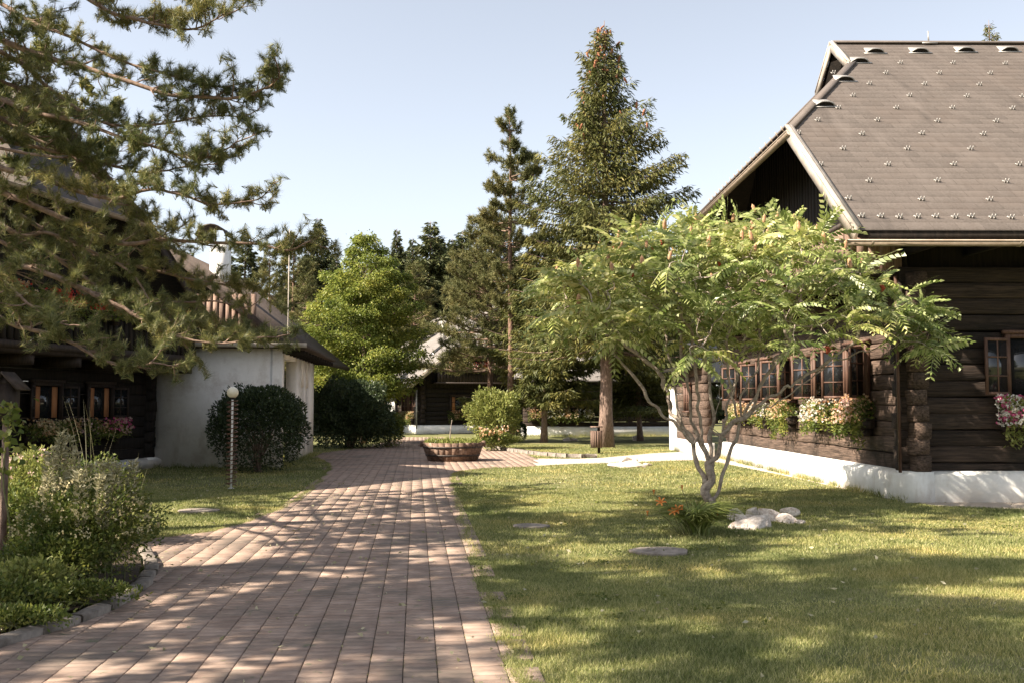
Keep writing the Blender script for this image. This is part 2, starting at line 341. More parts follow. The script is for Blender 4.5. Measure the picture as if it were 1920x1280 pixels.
def window(root, org, U, Nn, w, h, fm, open_deg=None, curtain=False, muntin=(2, 3), name='window'):
    """org: middle of sill line on wall face"""
    f = MB(); t = .075
    f.box(-w/2-t, -w/2, -.06, .05, -.02, h+t).box(w/2, w/2+t, -.06, .05, -.02, h+t).box(-w/2-t-.04, w/2+t+.04, -.06, .075, h+t, h+t+.06)
    f.box(-w/2, w/2, -.06, .045, h, h+t).box(-w/2-t-.03, w/2+t+.03, -.06, .11, -.075, -.02)
    if open_deg is None:
        f.box(-.035, .035, -.03, .03, 0, h)
        for k in range(1, muntin[1]): f.box(-w/2, w/2, -.02, .015, h*k/muntin[1]-.012, h*k/muntin[1]+.012)
        for sg in (-1, 1): f.box(sg*w/4-.012, sg*w/4+.012, -.018, .012, 0, h)
    fo = uvn(f, org, U, Nn).build(name, fm, root)
    uvn(MB().box(-w/2, w/2, -.04, -.025, 0, h), org, U, Nn).build('pane', M['glass'], fo)
    if curtain:
        for sg in (-1, 1): 
            uvn(MB().box(sg*w*.34-w*.11, sg*w*.34+w*.11, -.0245, -.021, .02, h-.02), org, U, Nn).build('curtain', M['curtain'], fo)
    if open_deg is not None:
        for sg in (-1, 1):
            a = R_(open_deg)       # swung out from closed
            cw = w/2; c = MB(); g = MB()
            def B(mb, a0, a1, b0, b1, n0, n1):
                P = np.array([[x, y, z] for z in (b0, b1) for (x, y) in ((a0, n0), (a1, n0), (a1, n1), (a0, n1))])
                du = -sg*math.cos(a); dn = math.sin(a)
                u = sg*w/2 + P[:, 0]*du + P[:, 1]*sg*dn; nn = .05 + P[:, 0]*dn + P[:, 1]*math.cos(a)
                mb.add(np.c_[u, nn, P[:, 2]], MB.BOXF)
            B(c, 0, .05, 0, h, 0, .035); B(c, cw-.05, cw, 0, h, 0, .035); B(c, .05, cw-.05, 0, .05, 0, .035); B(c, .05, cw-.05, h-.05, h, 0, .035)
            for k in (1, 2): B(c, .05, cw-.05, h*k/3-.013, h*k/3+.013, .004, .03)
            B(c, cw/2-.013, cw/2+.013, .05, h-.05, .006, .028)
            B(g, .05, cw-.05, .05, h-.05, .014, .018)
            uvn(c, org, U, Nn).build('casement', fm, fo); uvn(g, org, U, Nn).build('casement_pane', M['glass'], fo)
    return fo
def flower_box(loc, out, ln, cols, label, trail=.25, n=420, group='window flower boxes', boxm='frame_dark', leaf='herb', up=.28):
    out = np.array(out, float); th = math.atan2(-out[0], out[1])
    t = thing('flower_box', label, 'flower box', loc, th, group)
    b = MB().box(-ln/2, ln/2, 0, .2, 0, .18).box(-ln/2-.02, ln/2+.02, -.02, .22, .17, .2)
    for sg in (-1, 1): b.box(sg*ln*.35-.02, sg*ln*.35+.02, -.03, .18, -.14, 0)
    b.build('planter', M[boxm], t)
    k = n*3; x = rng.uniform(-ln/2-.06, ln/2+.06, k)
    lump = .5+.5*np.sin(x*5.1+rng.uniform(0, 6))*np.sin(x*2.3+rng.uniform(0, 6))
    r = rng.uniform(0, 1, k)
    z = np.where(r < .6, .18+rng.uniform(0, 1, k)*up*(.5+.6*lump), .2-rng.uniform(0, 1, k)**1.3*(trail+.1)*(.3+lump))
    y = np.where(z > .18, rng.uniform(-.04, .34, k), .2+rng.uniform(0, .16, k))
    O = np.c_[x, y, z]; D = unit(rsph(k)+np.array([0, .5, .1]))
    MB().add(*blades(O, D, rng.uniform(.05, .1, k), rng.uniform(.03, .055, k), bend=.1)).build('foliage', M[leaf], t)
    sect = rng.permutation(len(cols))
    for ci, c in enumerate(cols):
        kk = n//len(cols)
        cx = rng.uniform(-ln/2, ln/2, 3) if len(cols) > 1 else rng.uniform(-ln/2, ln/2, 6)
        x = np.clip(cx[rng.integers(0, len(cx), kk)] + rng.normal(0, ln*.09, kk), -ln/2-.08, ln/2+.08)
        z = .2+rng.uniform(-.25, 1.05, kk)*up; y = rng.uniform(0, .4, kk)*np.clip(1.3-abs(z-.2)/.5, .4, 1)
        # each flower head: three crossed petals
        O = np.repeat(np.c_[x, y, z], 3, 0); D = unit(rsph(len(O))+np.array([0, .7, .5]))
        MB().add(*blades(O, D, .05, .045, bend=.2)).build('blossom', M[c], t)
    return t
def house(root, W, L, s, zE, slope, ox, oy, zh, zg, xg, zP, zL, tile='tile', detail=True, logh=.27, logm='logx', backwall=True, gl='logy', zpf=None, bgm='barge'):
    X = lambda P: np.array(P, float)*np.array([s, 1, 1])
    yr = W/2; zs = lambda y: zE + slope*(y+oy)
    zR = zs(yr); yn = (zh-zE)/slope-oy; yg = (zg-zE)/slope-oy
    def xl(y):
        if y <= yn: return -ox
        if y <= yg: return -ox+(xg+ox)*(y-yn)/(yg-yn)
        return xg-.12
    # plinth with a sloped ledge
    p = MB()
    pr = [(-.14, 0), (-.14, zP-.07), (-.02, zP), (.35, zP), (.35, 0)]
    p.prism(X([(x, -.14, z) for x, z in pr]), (0, W+.28, 0)) 
    pf = [(-.12, 0), (-.12, zP-.065), (.0, zP+.004), (.37, zP+.004), (.37, 0)]
    p.prism(X([(-.1, y, z) for y, z in pf]), (s*L, 0, 0))
    if backwall: p.prism(X([(-.1, W-y, z) for y, z in pf]), (s*L, 0, 0))
    p.build('plinth', M['plaster'], root)
    # log walls, logs crossing at the corner
    g = MB(); f = MB(); bk = MB(); nl = int((zL-zP)/logh)
    zz = np.linspace(zP, zL, nl+1)
    log(f, X((-.1, .26, zP+logh*.25)), X((L, .26, zP+logh*.25)), logh*.48, .26)
    for i in range(nl):
        zc = (zz[i]+zz[i+1])/2; h = zz[i+1]-zz[i]-.012
        pj = rng.uniform(.2, .3)
        log(g, X((.16, -pj+.1, zc)), X((.16, W+pj-.1, zc)), h, .27+rng.uniform(-.015, .015))
        zc2 = zc+(h*.5 if zc+h*.5 < zL else 0)
        log(f, X((-rng.uniform(.05, .16), .26, zc2)), X((L, .26, zc2)), h, .26+rng.uniform(-.02, .02))
        if backwall: log(bk, X((-rng.uniform(.05, .16), W-.26, zc2)), X((L, W-.26, zc2)), h, .26)
    MB().box(min(.3*s, L*s), max(.3*s, L*s), .33, .37, zP-.02, zL).build('wall_lining', M['dark'], root)
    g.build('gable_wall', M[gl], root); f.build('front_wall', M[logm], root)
    if backwall: bk.build('back_wall', M[logm], root)
    # upper wall boards under the eave and in the gable
    zt = zs(0)-.2
    MB().box(min(.2*s, L*s), max(.2*s, L*s), .34, .42, zL, zt+.2).build('eave_boarding', M['dark'], root)
    if backwall: MB().box(min(.2*s, L*s), max(.2*s, L*s), W-.42, W-.34, zL, zt+.2).build('eave_boarding', M['dark'], root)
    zc = zh+(zg-zh)*ox/(ox+xg)-.25; yc = (zc-zE)/slope-oy+.15
    zw = zs(.2)-.2
    gp = MB(); ys = np.arange(.2, W-.2, .22)
    for y in ys:
        y1 = min(y+.205, W-.2); ztop = lambda q: min(zc, zs(min(q, W-q))-.2)
        dx = rng.uniform(0, .012)
        gp.prism(X([(.06-dx, y, zL), (.06-dx, y1, zL), (.06-dx, y1, ztop(y1)), (.06-dx, y, ztop(y))]), (s*.06, 0, 0))
    gp.build('gable_boarding', M['dark'], root)
    # small gable above the half hip
    MB().prism(X([(xg+.25, yg, zg-.1), (xg+.25, W-yg, zg-.1), (xg+.25, yr, zR-.15)]), (s*.05, 0, 0)).build('vent_gable', M['dark'], root)
    # roof slopes
    for sd in (0, 1):
        fy = (lambda y: y) if sd == 0 else (lambda y: W-y)
        deck = [(-ox+.02, -oy+.02), (-ox+.02, yn), (xg, yg), (xg-.05, yr), (L, yr), (L, -oy+.02)]
        MB().prism(X([(x, fy(y), zs(y)-.02) for x, y in deck]), (0, 0, -.13)).build('roof_deck', M['dark'], root)
        t = MB(); dy = .20 if detail else .4; ncs = int(round((yr+oy)/dy)); dy = (yr+oy)/ncs; tw = .42 if detail else 1.2
        for i in range(ncs):
            y0 = -oy+i*dy; y1 = y0+dy*1.12 if i < ncs-1 else yr
            xs = xl(y0); first = True; xk = math.floor(xs/tw)*tw + (tw/2 if i % 2 else 0)
            if xk <= xs: xk += tw
            while xs < L:
                xe = min(xk, L); a1 = xl(min(y1, yr)) if first else xs
                z0, z1 = zs(y0), zs(min(y1, yr)); j = rng.uniform(-.002, .002); gp_ = .0025
                P = X([(xs, fy(y0), z0-.012), (xe-gp_, fy(y0), z0-.012), (xe-gp_, fy(y0), z0+.016+j), (xs, fy(y0), z0+.016+j), (xe-gp_, fy(min(y1, yr)), z1+.003), (a1, fy(min(y1, yr)), z1+.003)])
                t.add(P, [[0, 1, 2, 3], [3, 2, 4, 5]]); xs = xe; xk += tw; first = False
        t.build('roof_slope', M[tile], root)
        # bargeboards
        b = MB(); b.bar(X((-ox-.03, fy(-oy-.03), zs(-oy)-.10)), X((-ox-.03, fy(yn+.12), zs(yn+.12)-.10)), .06, .27)
        b.bar(X((-ox-.02, fy(-oy-.03), zs(-oy)+.045)), X((-ox-.02, fy(yn+.05), zs(yn+.05)+.045)), .15, .035)
        b.build('bargeboard', M[bgm], root)
        b = MB(); b.bar(X((xg-.13, fy(yg), zs(yg)-.06)), X((xg-.13, fy(yr-.03), zs(yr)-.06)), .05, .24)
        b.bar(X((xg-.11, fy(yg), zs(yg)+.045)), X((xg-.11, fy(yr), zs(yr)+.045)), .13, .03)
        b.build('bargeboard', M[bgm], root)
        # hip ridge cap
        MB().bar(X((-ox, fy(yn), zh+.02)), X((xg-.02, fy(yg), zg+.02)), .2, .05).build('hip_cap', M[tile], root)
    # half hip
    hip = X([(-ox-.02, yn-.12, zh-.06), (-ox-.02, W-yn+.12, zh-.06), (xg, W-yg, zg), (xg, yg, zg)])
    MB().prism(hip, (0, 0, -.12)).build('half_hip', M[tile], root)
    MB().bar(X((xg-.1, yr, zR+.02)), X((L, yr, zR+.02)), .22, .05).build('ridge_cap', M[tile], root)
    # gutters: half pipes
    def half(a, b, r, name):
        a = X(a); b = X(b); d = b-a; d /= np.linalg.norm(d); sd_ = np.cross(d, [0, 0, 1.]); q = np.linspace(PI, 2*PI, 9)
        g_ = MB(); ring = lambda rr: (np.cos(q)*rr)[:, None]*sd_ + (np.sin(q)*rr)[:, None]*np.array([0, 0, 1.])
        Pl = np.vstack([ring(r), ring(r-.012)[::-1]])
        g_.prism(a+Pl, b-a)
        for e in np.arange(.6, np.linalg.norm(b-a), 2.4):
            c = a+d*e; g_.prism(c+np.vstack([ring(r+.008), ring(r)[::-1]]), d*.04)
        g_.tube([a+sd_*r, b+sd_*r], .014, 5); g_.tube([a-sd_*r, b-sd_*r], .014, 5)
        return g_.build(name, M['gutter'], root)
    half((-ox-.42, -oy-.07, zE-.2), (L, -oy-.07, zE-.2), .085, 'gutter')
    half((-ox-.06, yn-.18, zh-.1), (-ox-.06, W-yn+.18, zh-.1), .085, 'hip_gutter')
    return dict(X=X, zs=zs, yn=yn, yg=yg, yr=yr, zR=zR, xl=xl)
# ------------------------------------------------------------------ right farmhouse
RX, RY = 6.86, 17.25
rh = thing('log_farmhouse', 'big dark log farmhouse on the right, grey tiled half-hipped roof above a bright white plinth', 'farmhouse', (RX, RY, 0), R_(.6))
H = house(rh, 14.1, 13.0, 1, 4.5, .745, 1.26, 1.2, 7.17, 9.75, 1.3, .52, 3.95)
zs = H['zs']; sl_a = math.atan(.745)
# snow hooks, roof vents
hk = MB(); 
for sg in (-1, 1): hk.box(sg*.028-.009, sg*.028+.009, -.04, .05, .0, .012).box(sg*.028-.009, sg*.028+.009, -.05, -.04, 0, .085)
hk.box(-.06, .06, -.012, .012, .012, .02)
hk = hk.mesh('snow_hook', M['metal'])
def on_roof(o, x, y, dz=.02):
    o.location = (x, y, zs(y)+dz); o.rotation_euler = (sl_a, 0, 0); o.parent = rh
def roof_at(px, py):
    k = (760-py)/F; y = (17.25*k-3.744)/(.745-k); return (px-960)/F*(17.25+y)-6.86-.01*y, y
rows = [(190, 875, 277), (245, 785, 282), (305, 980, 290), (368, 890, 300), (435, 800, 307), (503, 695, 315), (575, 585, 328), (655, 805, 342), (740, 690, 352), (828, 940, 362), (925, 825, 376), (1020, 895, 97)]
for yc_, x0_, dx_ in rows:
    for k in range(26 if dx_ < 100 else 7):
        x, y = roof_at(1300+(x0_+dx_*k)*.3594, 40+yc_*.3594)
        if x > 9: break
        o = bpy.data.objects.new('snow_hook', hk); COL.objects.link(o); on_roof(o, x+rng.uniform(-.03, .03), y+rng.uniform(-.02, .02))
vt = MB(); a = np.linspace(0, PI, 9)
top = np.c_[np.cos(a)*.22, np.zeros(9)-.10, np.sin(a)*.12+.005]; bk = np.c_[np.cos(a)*.17, np.zeros(9)+.28, np.sin(a)*.012+.004]
i = np.arange(8); vt.add(np.vstack([top, bk]), np.stack([i, i+1, i+10, i+9], 1))
vt.prism(np.vstack([top, top[::-1]*[.86, 1, .82]]), (0, -.03, 0)).box(-.28, .28, -.17, -.1, .0, .012)
vtm = vt.mesh('roof_vent', M['metal'])
vb = MB().poly(top*[.86, 1, .82]+[0, -.004, 0]).mesh('vent_opening', M['dark'])
for x, y in [roof_at(*p) for p in ((1561, 190), (1602, 141), (1633, 105), (1664, 86), (1750, 85), (1838, 83), (1922, 82))]:
    o = bpy.data.objects.new('roof_vent', vtm); COL.objects.link(o); on_roof(o, x, y, .025)
    q = bpy.data.objects.new('vent_opening', vb); COL.objects.link(q); q.parent = o
pg = MB()
pegm = MB().box(-.012, .012, -.012, .012, 0, .13).mesh('snow_peg', M['gutter'])
for k in range(18):
    y = H['yn']+.1+k*.41; o = bpy.data.objects.new('snow_peg', pegm); COL.objects.link(o); o.parent = rh; o.location = (-1.36, y, 7.13); o.rotation_euler = (0, R_(-30), 0)
# lightning wire clips at the ridge
MB().tube([(3.6, 7.0, 10.66), (3.58, 6.98, 10.95)], .02, 5).tube([(3.4, 6.9, 10.62), (3.8, 6.95, 10.64)], .02, 5).build('ridge_clip', M['metal'], rh)
# eave brackets and log corner post
for x in np.arange(.1, 12.5, 1.1): MB().bar((x, .3, 4.35), (x, -1.1, 4.32), .1, .12).build('rafter_tail', M['dark'], rh)
MB().box(-.185, -.145, .0, .05, .5, 3.9).build('corner_post', M['frame'], rh)
# balcony along the gable
b = MB(); b.box(-1.0, .03, .25, 13.6, 3.88, 4.0).box(-1.02, -.94, .22, 13.6, 3.94, 4.06).box(-1.02, -.94, .22, 13.6, 4.80, 4.88)
for y in (.3, 3, 6, 9, 12): b.box(-.95, .03, y, y+.16, 3.68, 3.88)
b.box(-1.04, -.02, .16, .22, 3.9, 4.02)
b.build('balcony_floor', M['frame_dark'], rh)
b = MB()
for k, x in enumerate(np.arange(-.98, -.05, .2)): b.box(x, x+.193, .17-.004*(k % 2), .21, 4.02, 4.85)
for y in np.arange(.25, 13.4, .19): b.box(-1.0+rng.uniform(0, .01), -.97, y, y+.175, 4.04, 4.8)
b.build('balcony_boarding', M['board'], rh)
window(rh, (-.0, 2.6, 4.75), (0, 1, 0), (-1, 0, 0), .75, .75, M['frame_dark'])
window(rh, (-.0, 5.2, 4.75), (0, 1, 0), (-1, 0, 0), .75, .75, M['frame_dark'])
# ground floor windows
for yc, dg in ((2.35, 128), (4.45, 128), (7.2, 130), (9.3, 130), (11.6, 130)):
    window(rh, (-.05, yc, 1.80), (0, 1, 0), (-1, 0, 0), 1.0, .98, M['frame'], open_deg=dg)
window(rh, (2.3, .05, 1.84), (1, 0, 0), (0, -1, 0), 1.0, .98, M['frame'], open_deg=168)
window(rh, (5.0, .05, 1.84), (1, 0, 0), (0, -1, 0), 1.0, .98, M['frame'], open_deg=168)
def rp(x, y, z): return (RX + x*math.cos(R_(.6)) - y*math.sin(R_(.6)), RY + x*math.sin(R_(.6)) + y*math.cos(R_(.6)), z)
G1 = 'flower boxes on the right farmhouse'
flower_box(rp(-.0, 2.3, 1.22), (-1, 0), 1.5, ['fl_orange', 'fl_orange', 'fl_pink'], 'box of orange flowers with long green trails, nearest one on the sunlit gable wall', .42, 620, G1, up=.42)
flower_box(rp(-.0, 4.35, 1.22), (-1, 0), 1.6, ['fl_white', 'fl_orange', 'fl_white'], 'box of white and orange flowers under the second window of the sunlit gable wall', .25, 560, G1, up=.4)
flower_box(rp(-.0, 7.2, 1.22), (-1, 0), 1.5, ['fl_orange', 'fl_cream'], 'box of pale orange flowers trailing below the third sunlit gable window', .4, 480, G1, up=.38)
flower_box(rp(-.0, 9.4, 1.22), (-1, 0), 1.5, ['fl_orange', 'fl_white'], 'flower box seen through the sumac stems below the fourth gable window', .2, 400, G1)
flower_box(rp(-.0, 11.6, 1.22), (-1, 0), 1.5, ['fl_orange', 'fl_cream'], 'farthest flower box of the sunlit gable wall, behind the sumac trunk', .2, 400, G1)
flower_box(rp(2.35, -.0, 1.2), (0, -1), 1.5, ['fl_white', 'fl_white', 'fl_white', 'fl_magenta'], 'box full of white petunias on the shaded front wall at the right edge', .28, 700, G1, leaf='shrub', up=.4)
# annex behind, low wall continuing the gable line
ax = thing('log_annex', 'low dark annex with a white plinth between the right farmhouse and the white pillar', 'annex', (6.1, 31.6, 0))
b = MB()
for i in range(9): log(b, (.1, 0, .6+.27*i), (.1, 5.2, .6+.27*i), .258, .26)
b.build('log_wall', M['logy'], ax)
MB().prism([(-.12, 0, 0), (-.12, 0, .42), (0, 0, .48), (.3, 0, .48), (.3, 0, 0)], (0, 5.25, 0)).build('plinth', M['plaster'], ax)
MB().prism([(-.5, .1, 2.85), (-.5, .1, 2.97), (5, .1, 4.2), (5, .1, 4.0)], (0, 5.3, 0)).build('roof', M['dark'], ax)
window(ax, (-.11, 2.5, 1.5), (0, 1, 0), (-1, 0, 0), .8, .8, M['frame'])
wp = thing('plastered_pillar', 'square white plastered pillar at the end of the low annex', 'pillar', (5.92, 37.0, 0))
MB().box(-.02, .52, 0, .5, 0, 2.35).build('shaft', M['plaster_pink'], wp, bevel=.02)
MB().box(-.06, .56, -.04, .54, 2.35, 2.47).build('cap', M['dark'], wp)

# ------------------------------------------------------------------ left farmhouse
LR = R_(-13.3); LX, LY = -12.2, 15.5
lh = thing('log_farmhouse', 'black log farmhouse on the left behind the pine branches, red flowers on its long balcony', 'farmhouse', (LX, LY, 0), LR)
HL = house(lh, 11.5, 10.0, -1, 3.25, .745, 1.35, 1.2, 6.1, 7.55, -.75, .28, 2.75, gl='dark', logm='dark', bgm='frame_dark')
def lp(x, y, z): return (LX + x*math.cos(LR) - y*math.sin(LR), LY + x*math.sin(LR) + y*math.cos(LR), z)
b = MB(); b.box(-.03, 1.15, .6, 11.6, 2.72, 2.86).box(1.1, 1.18, .6, 11.6, 3.66, 3.74).box(1.08, 1.2, .55, 11.65, 2.8, 2.95)
for y in np.arange(.8, 11.6, 1.5): b.box(-.03, 1.1, y, y+.16, 2.5, 2.72)
b.build('balcony_floor', M['frame_dark'], lh)
b = MB()
for y in np.arange(.62, 11.5, .2): b.box(1.12, 1.15+rng.uniform(0, .01), y, y+.15, 2.95, 3.66)
b.build('balcony_boarding', M['dark'], lh)
for yc in (2.2, 4.6, 7.2, 9.1):
    window(lh, (.05, yc, 1.36), (0, 1, 0), (1, 0, 0), .85, .74, M['frame_dark'], open_deg=150, curtain=yc > 5)
for yc in (3.0, 6.0): window(lh, (.02, yc, 3.1), (0, 1, 0), (1, 0, 0), .8, 1.1, M['frame'], curtain=True)
nrm = (math.cos(LR), math.sin(LR))
G2 = 'flower boxes on the left farmhouse'
for yc, z, cols, lab in ((7.2, .85, ['fl_orange', 'fl_cream'], 'box of yellow and orange flowers below the left farmhouse window with one curtain'),
                         (9.15, .85, ['fl_orange', 'fl_magenta', 'fl_pink'], 'box of pink and orange flowers below the window nearest the white outbuilding'),
                         (4.6, .85, ['fl_orange', 'fl_red'], 'dim flower box on the left farmhouse behind the bird house')):
    flower_box(lp(.02, yc, z), nrm, 1.5, cols, lab, .2, 380, G2)
for yc, cols, lab in ((5.0, ['fl_orange', 'fl_red'], 'box of orange and red flowers on the left balcony rail behind pine twigs'), (7.2, ['fl_red'], 'box of red geraniums on the middle of the left balcony rail'), (9.6, ['fl_red', 'fl_pink'], 'box of red geraniums at the far end of the left balcony rail')):
    flower_box(lp(1.2, yc, 3.62), nrm, 1.9, cols, lab, .25, 420, G2)

# ------------------------------------------------------------------ white outbuilding
WX, WY = -9.75, 26.8
ob = thing('plastered_outbuilding', 'low white plastered outbuilding with a dark overhanging roof beside the left farmhouse', 'outbuilding', (WX, WY, 0))
ang = math.atan2(-.6, 7.4)
p = MB(); zt = 3.2; x1 = 3.55
p.prism([(0, 0, 0), (x1, 0, 0), (x1, 0, zt), (0, 0, zt)], (0, .3, 0)).build('front_wall', M['plaster_pink'], ob)
# side wall with door recess and two slit windows, built in strips round the openings
ed = np.array([-.6, 7.4, 0]); ed /= np.linalg.norm(ed); en = np.array([ed[1], -ed[0], 0]); o0 = np.array([x1, .0, 0])
def strip(mb, a, b, z0, z1, d0=-.3, d1=0.0):
    q = lambda u, dd: o0+ed*u+en*dd
    mb.prism([q(a, d0)+[0, 0, z0], q(b, d0)+[0, 0, z0], q(b, d1)+[0, 0, z0], q(a, d1)+[0, 0, z0]], (0, 0, z1-z0))
p = MB()
strip(p, .02, .35, 0, zt); strip(p, .35, 2.9, 2.95, zt); strip(p, 2.9, 4.1, 0, zt); strip(p, 4.1, 4.75, 0, .95); strip(p, 4.1, 4.75, 2.25, zt)
strip(p, 4.75, 5.2, 0, zt); strip(p, 5.2, 5.85, 0, .95); strip(p, 5.2, 5.85, 2.25, zt); strip(p, 5.85, 7.4, 0, zt)
p.build('side_wall', M['plaster_pink'], ob)
p = MB(); strip(p, .35, 2.9, 0, 2.95, -1.3, -1.2); p.build('doorway_recess', M['plaster_pink'], ob)
for a in (4.1, 5.2):
    p = MB(); strip(p, a, a+.65, .95, 2.25, -.22, -.16); fo = p.build('window', M['frame'], ob)
    p = MB(); strip(p, a+.08, a+.57, 1.02, 2.18, -.159, -.15); p.build('pane', M['glass'], fo)
    p = MB(); strip(p, a-.05, a+.7, .9, .949, -.25, .1); p.build('sill', M['barge'], fo)
p = MB(); q = lambda u, dd, z: o0+ed*u+en*dd+[0, 0, z]
p.prism([(-.6, -.35, zt+.01), q(-.35, .68, zt-.03)+[0, 0, .0], q(8.0, .68, zt-.03), (-.6, 8.2, zt+.01)], (0, 0, .09)); p.build('roof', M['tile_brown'], ob)
p = MB(); p.bar((-.6, -.38, zt+.09), q(-.38, .7, zt+.05), .05, .12); p.build('fascia', M['barge'], ob)
for u in np.arange(.1, 8, .7): MB().bar(q(u, -.1, zt-.09), q(u, .6, zt-.11), .09, .1).build('rafter_tail', M['dark'], ob)
# ------------------------------------------------------------------ barn with brown boards behind the outbuilding
bn = thing('brown_barn', 'brown boarded barn with a shingle roof and white chimney behind the outbuilding', 'barn', (-12.6, 33, 0), 0)
zr, sl2 = 6.9, .80
for sg in (-1, 1):
    P = [(1.3, -1.2, zr), (1.3+sg*4.6, -1.2, zr-4.6*sl2), (1.3+sg*4.6, 8, zr-4.6*sl2), (1.3, 8, zr)]
    MB().prism(P, (0, 0, -.14)).build('roof', M['tile_brown'], bn)
    MB().bar((1.3, -1.22, zr-.1), (1.3+sg*4.6, -1.22, zr-4.6*sl2-.1), .05, .24).build('bargeboard', M['tile_brown'], bn)
b = MB()
for x in np.arange(-2.3, 4.7, .21): b.box(x, x+.185, 0, .04, 3.0, max(3.05, zr-.2-abs(x+.1-1.3)*sl2))
b.build('gable_boarding', M['dark'], bn)
b = MB()
for x in np.arange(2.3, 4.2, .205): b.box(x, x+.17, -.9, -.86+rng.uniform(0, .01), 4.05, 5.25)
b.box(2.25, 4.25, -.86, -.8, 4.2, 4.3).box(2.25, 4.25, -.86, -.8, 5.0, 5.1)
b.build('balcony_boarding', M['board'], bn)
MB().box(-2.2, 4.7, -.85, 0, 3.9, 4.03).build('balcony_floor', M['frame_dark'], bn)
MB().box(-2.3, 4.8, 0, .3, 0, 3.0).build('lower_wall', M['dark'], bn)
ch = MB().box(1.9, 2.48, 2, 2.6, 5.0, 7.4).build('chimney', M['white'], bn)
a = np.linspace(R_(15), R_(165), 11); arc = np.c_[np.cos(a)*.55+1.95, np.full(11, 1.8), np.sin(a)*.5+7.55]
MB().prism(np.vstack([arc, (arc-[0, 0, .05])[::-1]]), (0, 1.1, 0)).tube([(1.98, 2.35, 7.3), (1.98, 2.35, 8.0)], .03, 5).tube([(2.36, 2.35, 7.3), (2.36, 2.35, 7.9)], .03, 5).build('chimney_cowl', M['iron'], ch)
pl_ = MB().tube([(0, 0, 0), (0.02, 0, 7.6)], .018, 6).build('lightning_rod', M['barge']); pl_.location = (-7.55, 33.4, 0)
tag(pl_, 'thin pale vertical rod standing behind the white outbuilding roof', 'rod')

# ------------------------------------------------------------------ far farmhouse (centre)
FR = R_(115); fx, fy_ = -5.53, 59.
# local +y = (-sin,cos) ; corner with the lit side wall is at y=W
Wf = 11.; yl = np.array([-math.sin(FR), math.cos(FR)]); org = np.array([fx, fy_]) - yl*Wf
fh = thing('log_farmhouse', 'far dark farmhouse with a grey roof and flowered balcony beyond the barrel planter', 'farmhouse', (org[0], org[1], 0), FR)
HF = house(fh, Wf, 12, 1, 2.75, .80, 1.0, 1.0, 5.2, 6.6, .6, .5, 2.7, tile='tile_far', detail=False, gl='dark', logm='logx')
b = MB(); b.box(-1.0, .05, .8, Wf-.8, 2.95, 3.05).box(-1.02, -.95, .8, Wf-.8, 3.7, 3.78)
for y in np.arange(.8, Wf-.9, .2): b.box(-1.0, -.97, y, y+.17, 3.05, 3.7)
b.build('balcony', M['frame_dark'], fh)
for yc in (3.2, 5.6, 8.4): window(fh, (-.06, yc, 1.2), (0, 1, 0), (-1, 0, 0), 1.1, 1.0, M['frame_dark'], curtain=True)
for yc in (4.0, 6.4): window(fh, (-.03, yc, 3.3), (0, 1, 0), (-1, 0, 0), .9, 1.2, M['frame'], curtain=True)
for xc in (1.2, 2.6): window(fh, (xc, Wf-.05, 1.3), (1, 0, 0), (0, 1, 0), 1.0, 1.0, M['frame'])
def fp(x, y, z): return (org[0]+x*math.cos(FR)-y*math.sin(FR), org[1]+x*math.sin(FR)+y*math.cos(FR), z)
gn = (-math.cos(FR), -math.sin(FR))
G3 = 'flower boxes on the far farmhouse'
flower_box(fp(-.02, 8.4, .75), gn, 1.5, ['fl_orange'], 'orange flower box below a lit window of the far farmhouse', .15, 260, G3, up=.4)
flower_box(fp(-.02, 5.6, .75), gn, 1.5, ['fl_white'], 'white flower box on the dark gable of the far farmhouse', .15, 260, G3, up=.4)
for k, (yc, c) in enumerate(((8.6, ['fl_red', 'fl_pink']), (6.4, ['fl_red', 'fl_pink']), (4.2, ['fl_red', 'fl_pink']), (2.4, ['fl_red', 'fl_pink']))):
    flower_box(fp(-1.0, yc, 3.62), gn, 2.0, c, ['leftmost', 'second', 'third', 'rightmost'][k]+' box of red and pink flowers along the far farmhouse balcony', .2, 260, G3, up=.4)
wl = (yl[0], yl[1])
for xc, lab in ((1.2, 'right flower box of the two on the sunlit side wall of the far farmhouse'), (2.6, 'left flower box of the two on the sunlit side wall of the far farmhouse')):
    flower_box(fp(xc, Wf+.02, .7), wl, 1.1, ['fl_orange', 'fl_cream'], lab, .3, 260, G3, up=.4)
# white wing of the far farmhouse
MB().box(4.3, 8.5, Wf-.05, Wf+.12, 0, 2.6).build('plastered_bay', M['plaster'], fh)
window(fh, (6.2, Wf+.17, 1.2), (1, 0, 0), (0, 1, 0), .9, .9, M['frame_dark'])
MB().tube([(3.2, 8.2, 5.2), (3.2, 8.2, 6.9)], .16, 10).box(2.6, 3.7, 8.05, 8.35, 6.75, 7.0).build('flue', M['metal'], fh)
MB().prism([(1.6, 9.6, HF['zs'](1.4)+.05), (2.1, 9.6, HF['zs'](1.4)+.05), (2.1, 7.3, HF['zs'](3.7)+.05), (1.6, 7.3, HF['zs'](3.7)+.05)], (0, 0, .06)).build('skylight', M['glass'], fh)
MB().tube([(-.1, Wf+.16, .3), (-.1, Wf+.16, 2.6)], .05, 8).build('downpipe', M['metal'], fh)
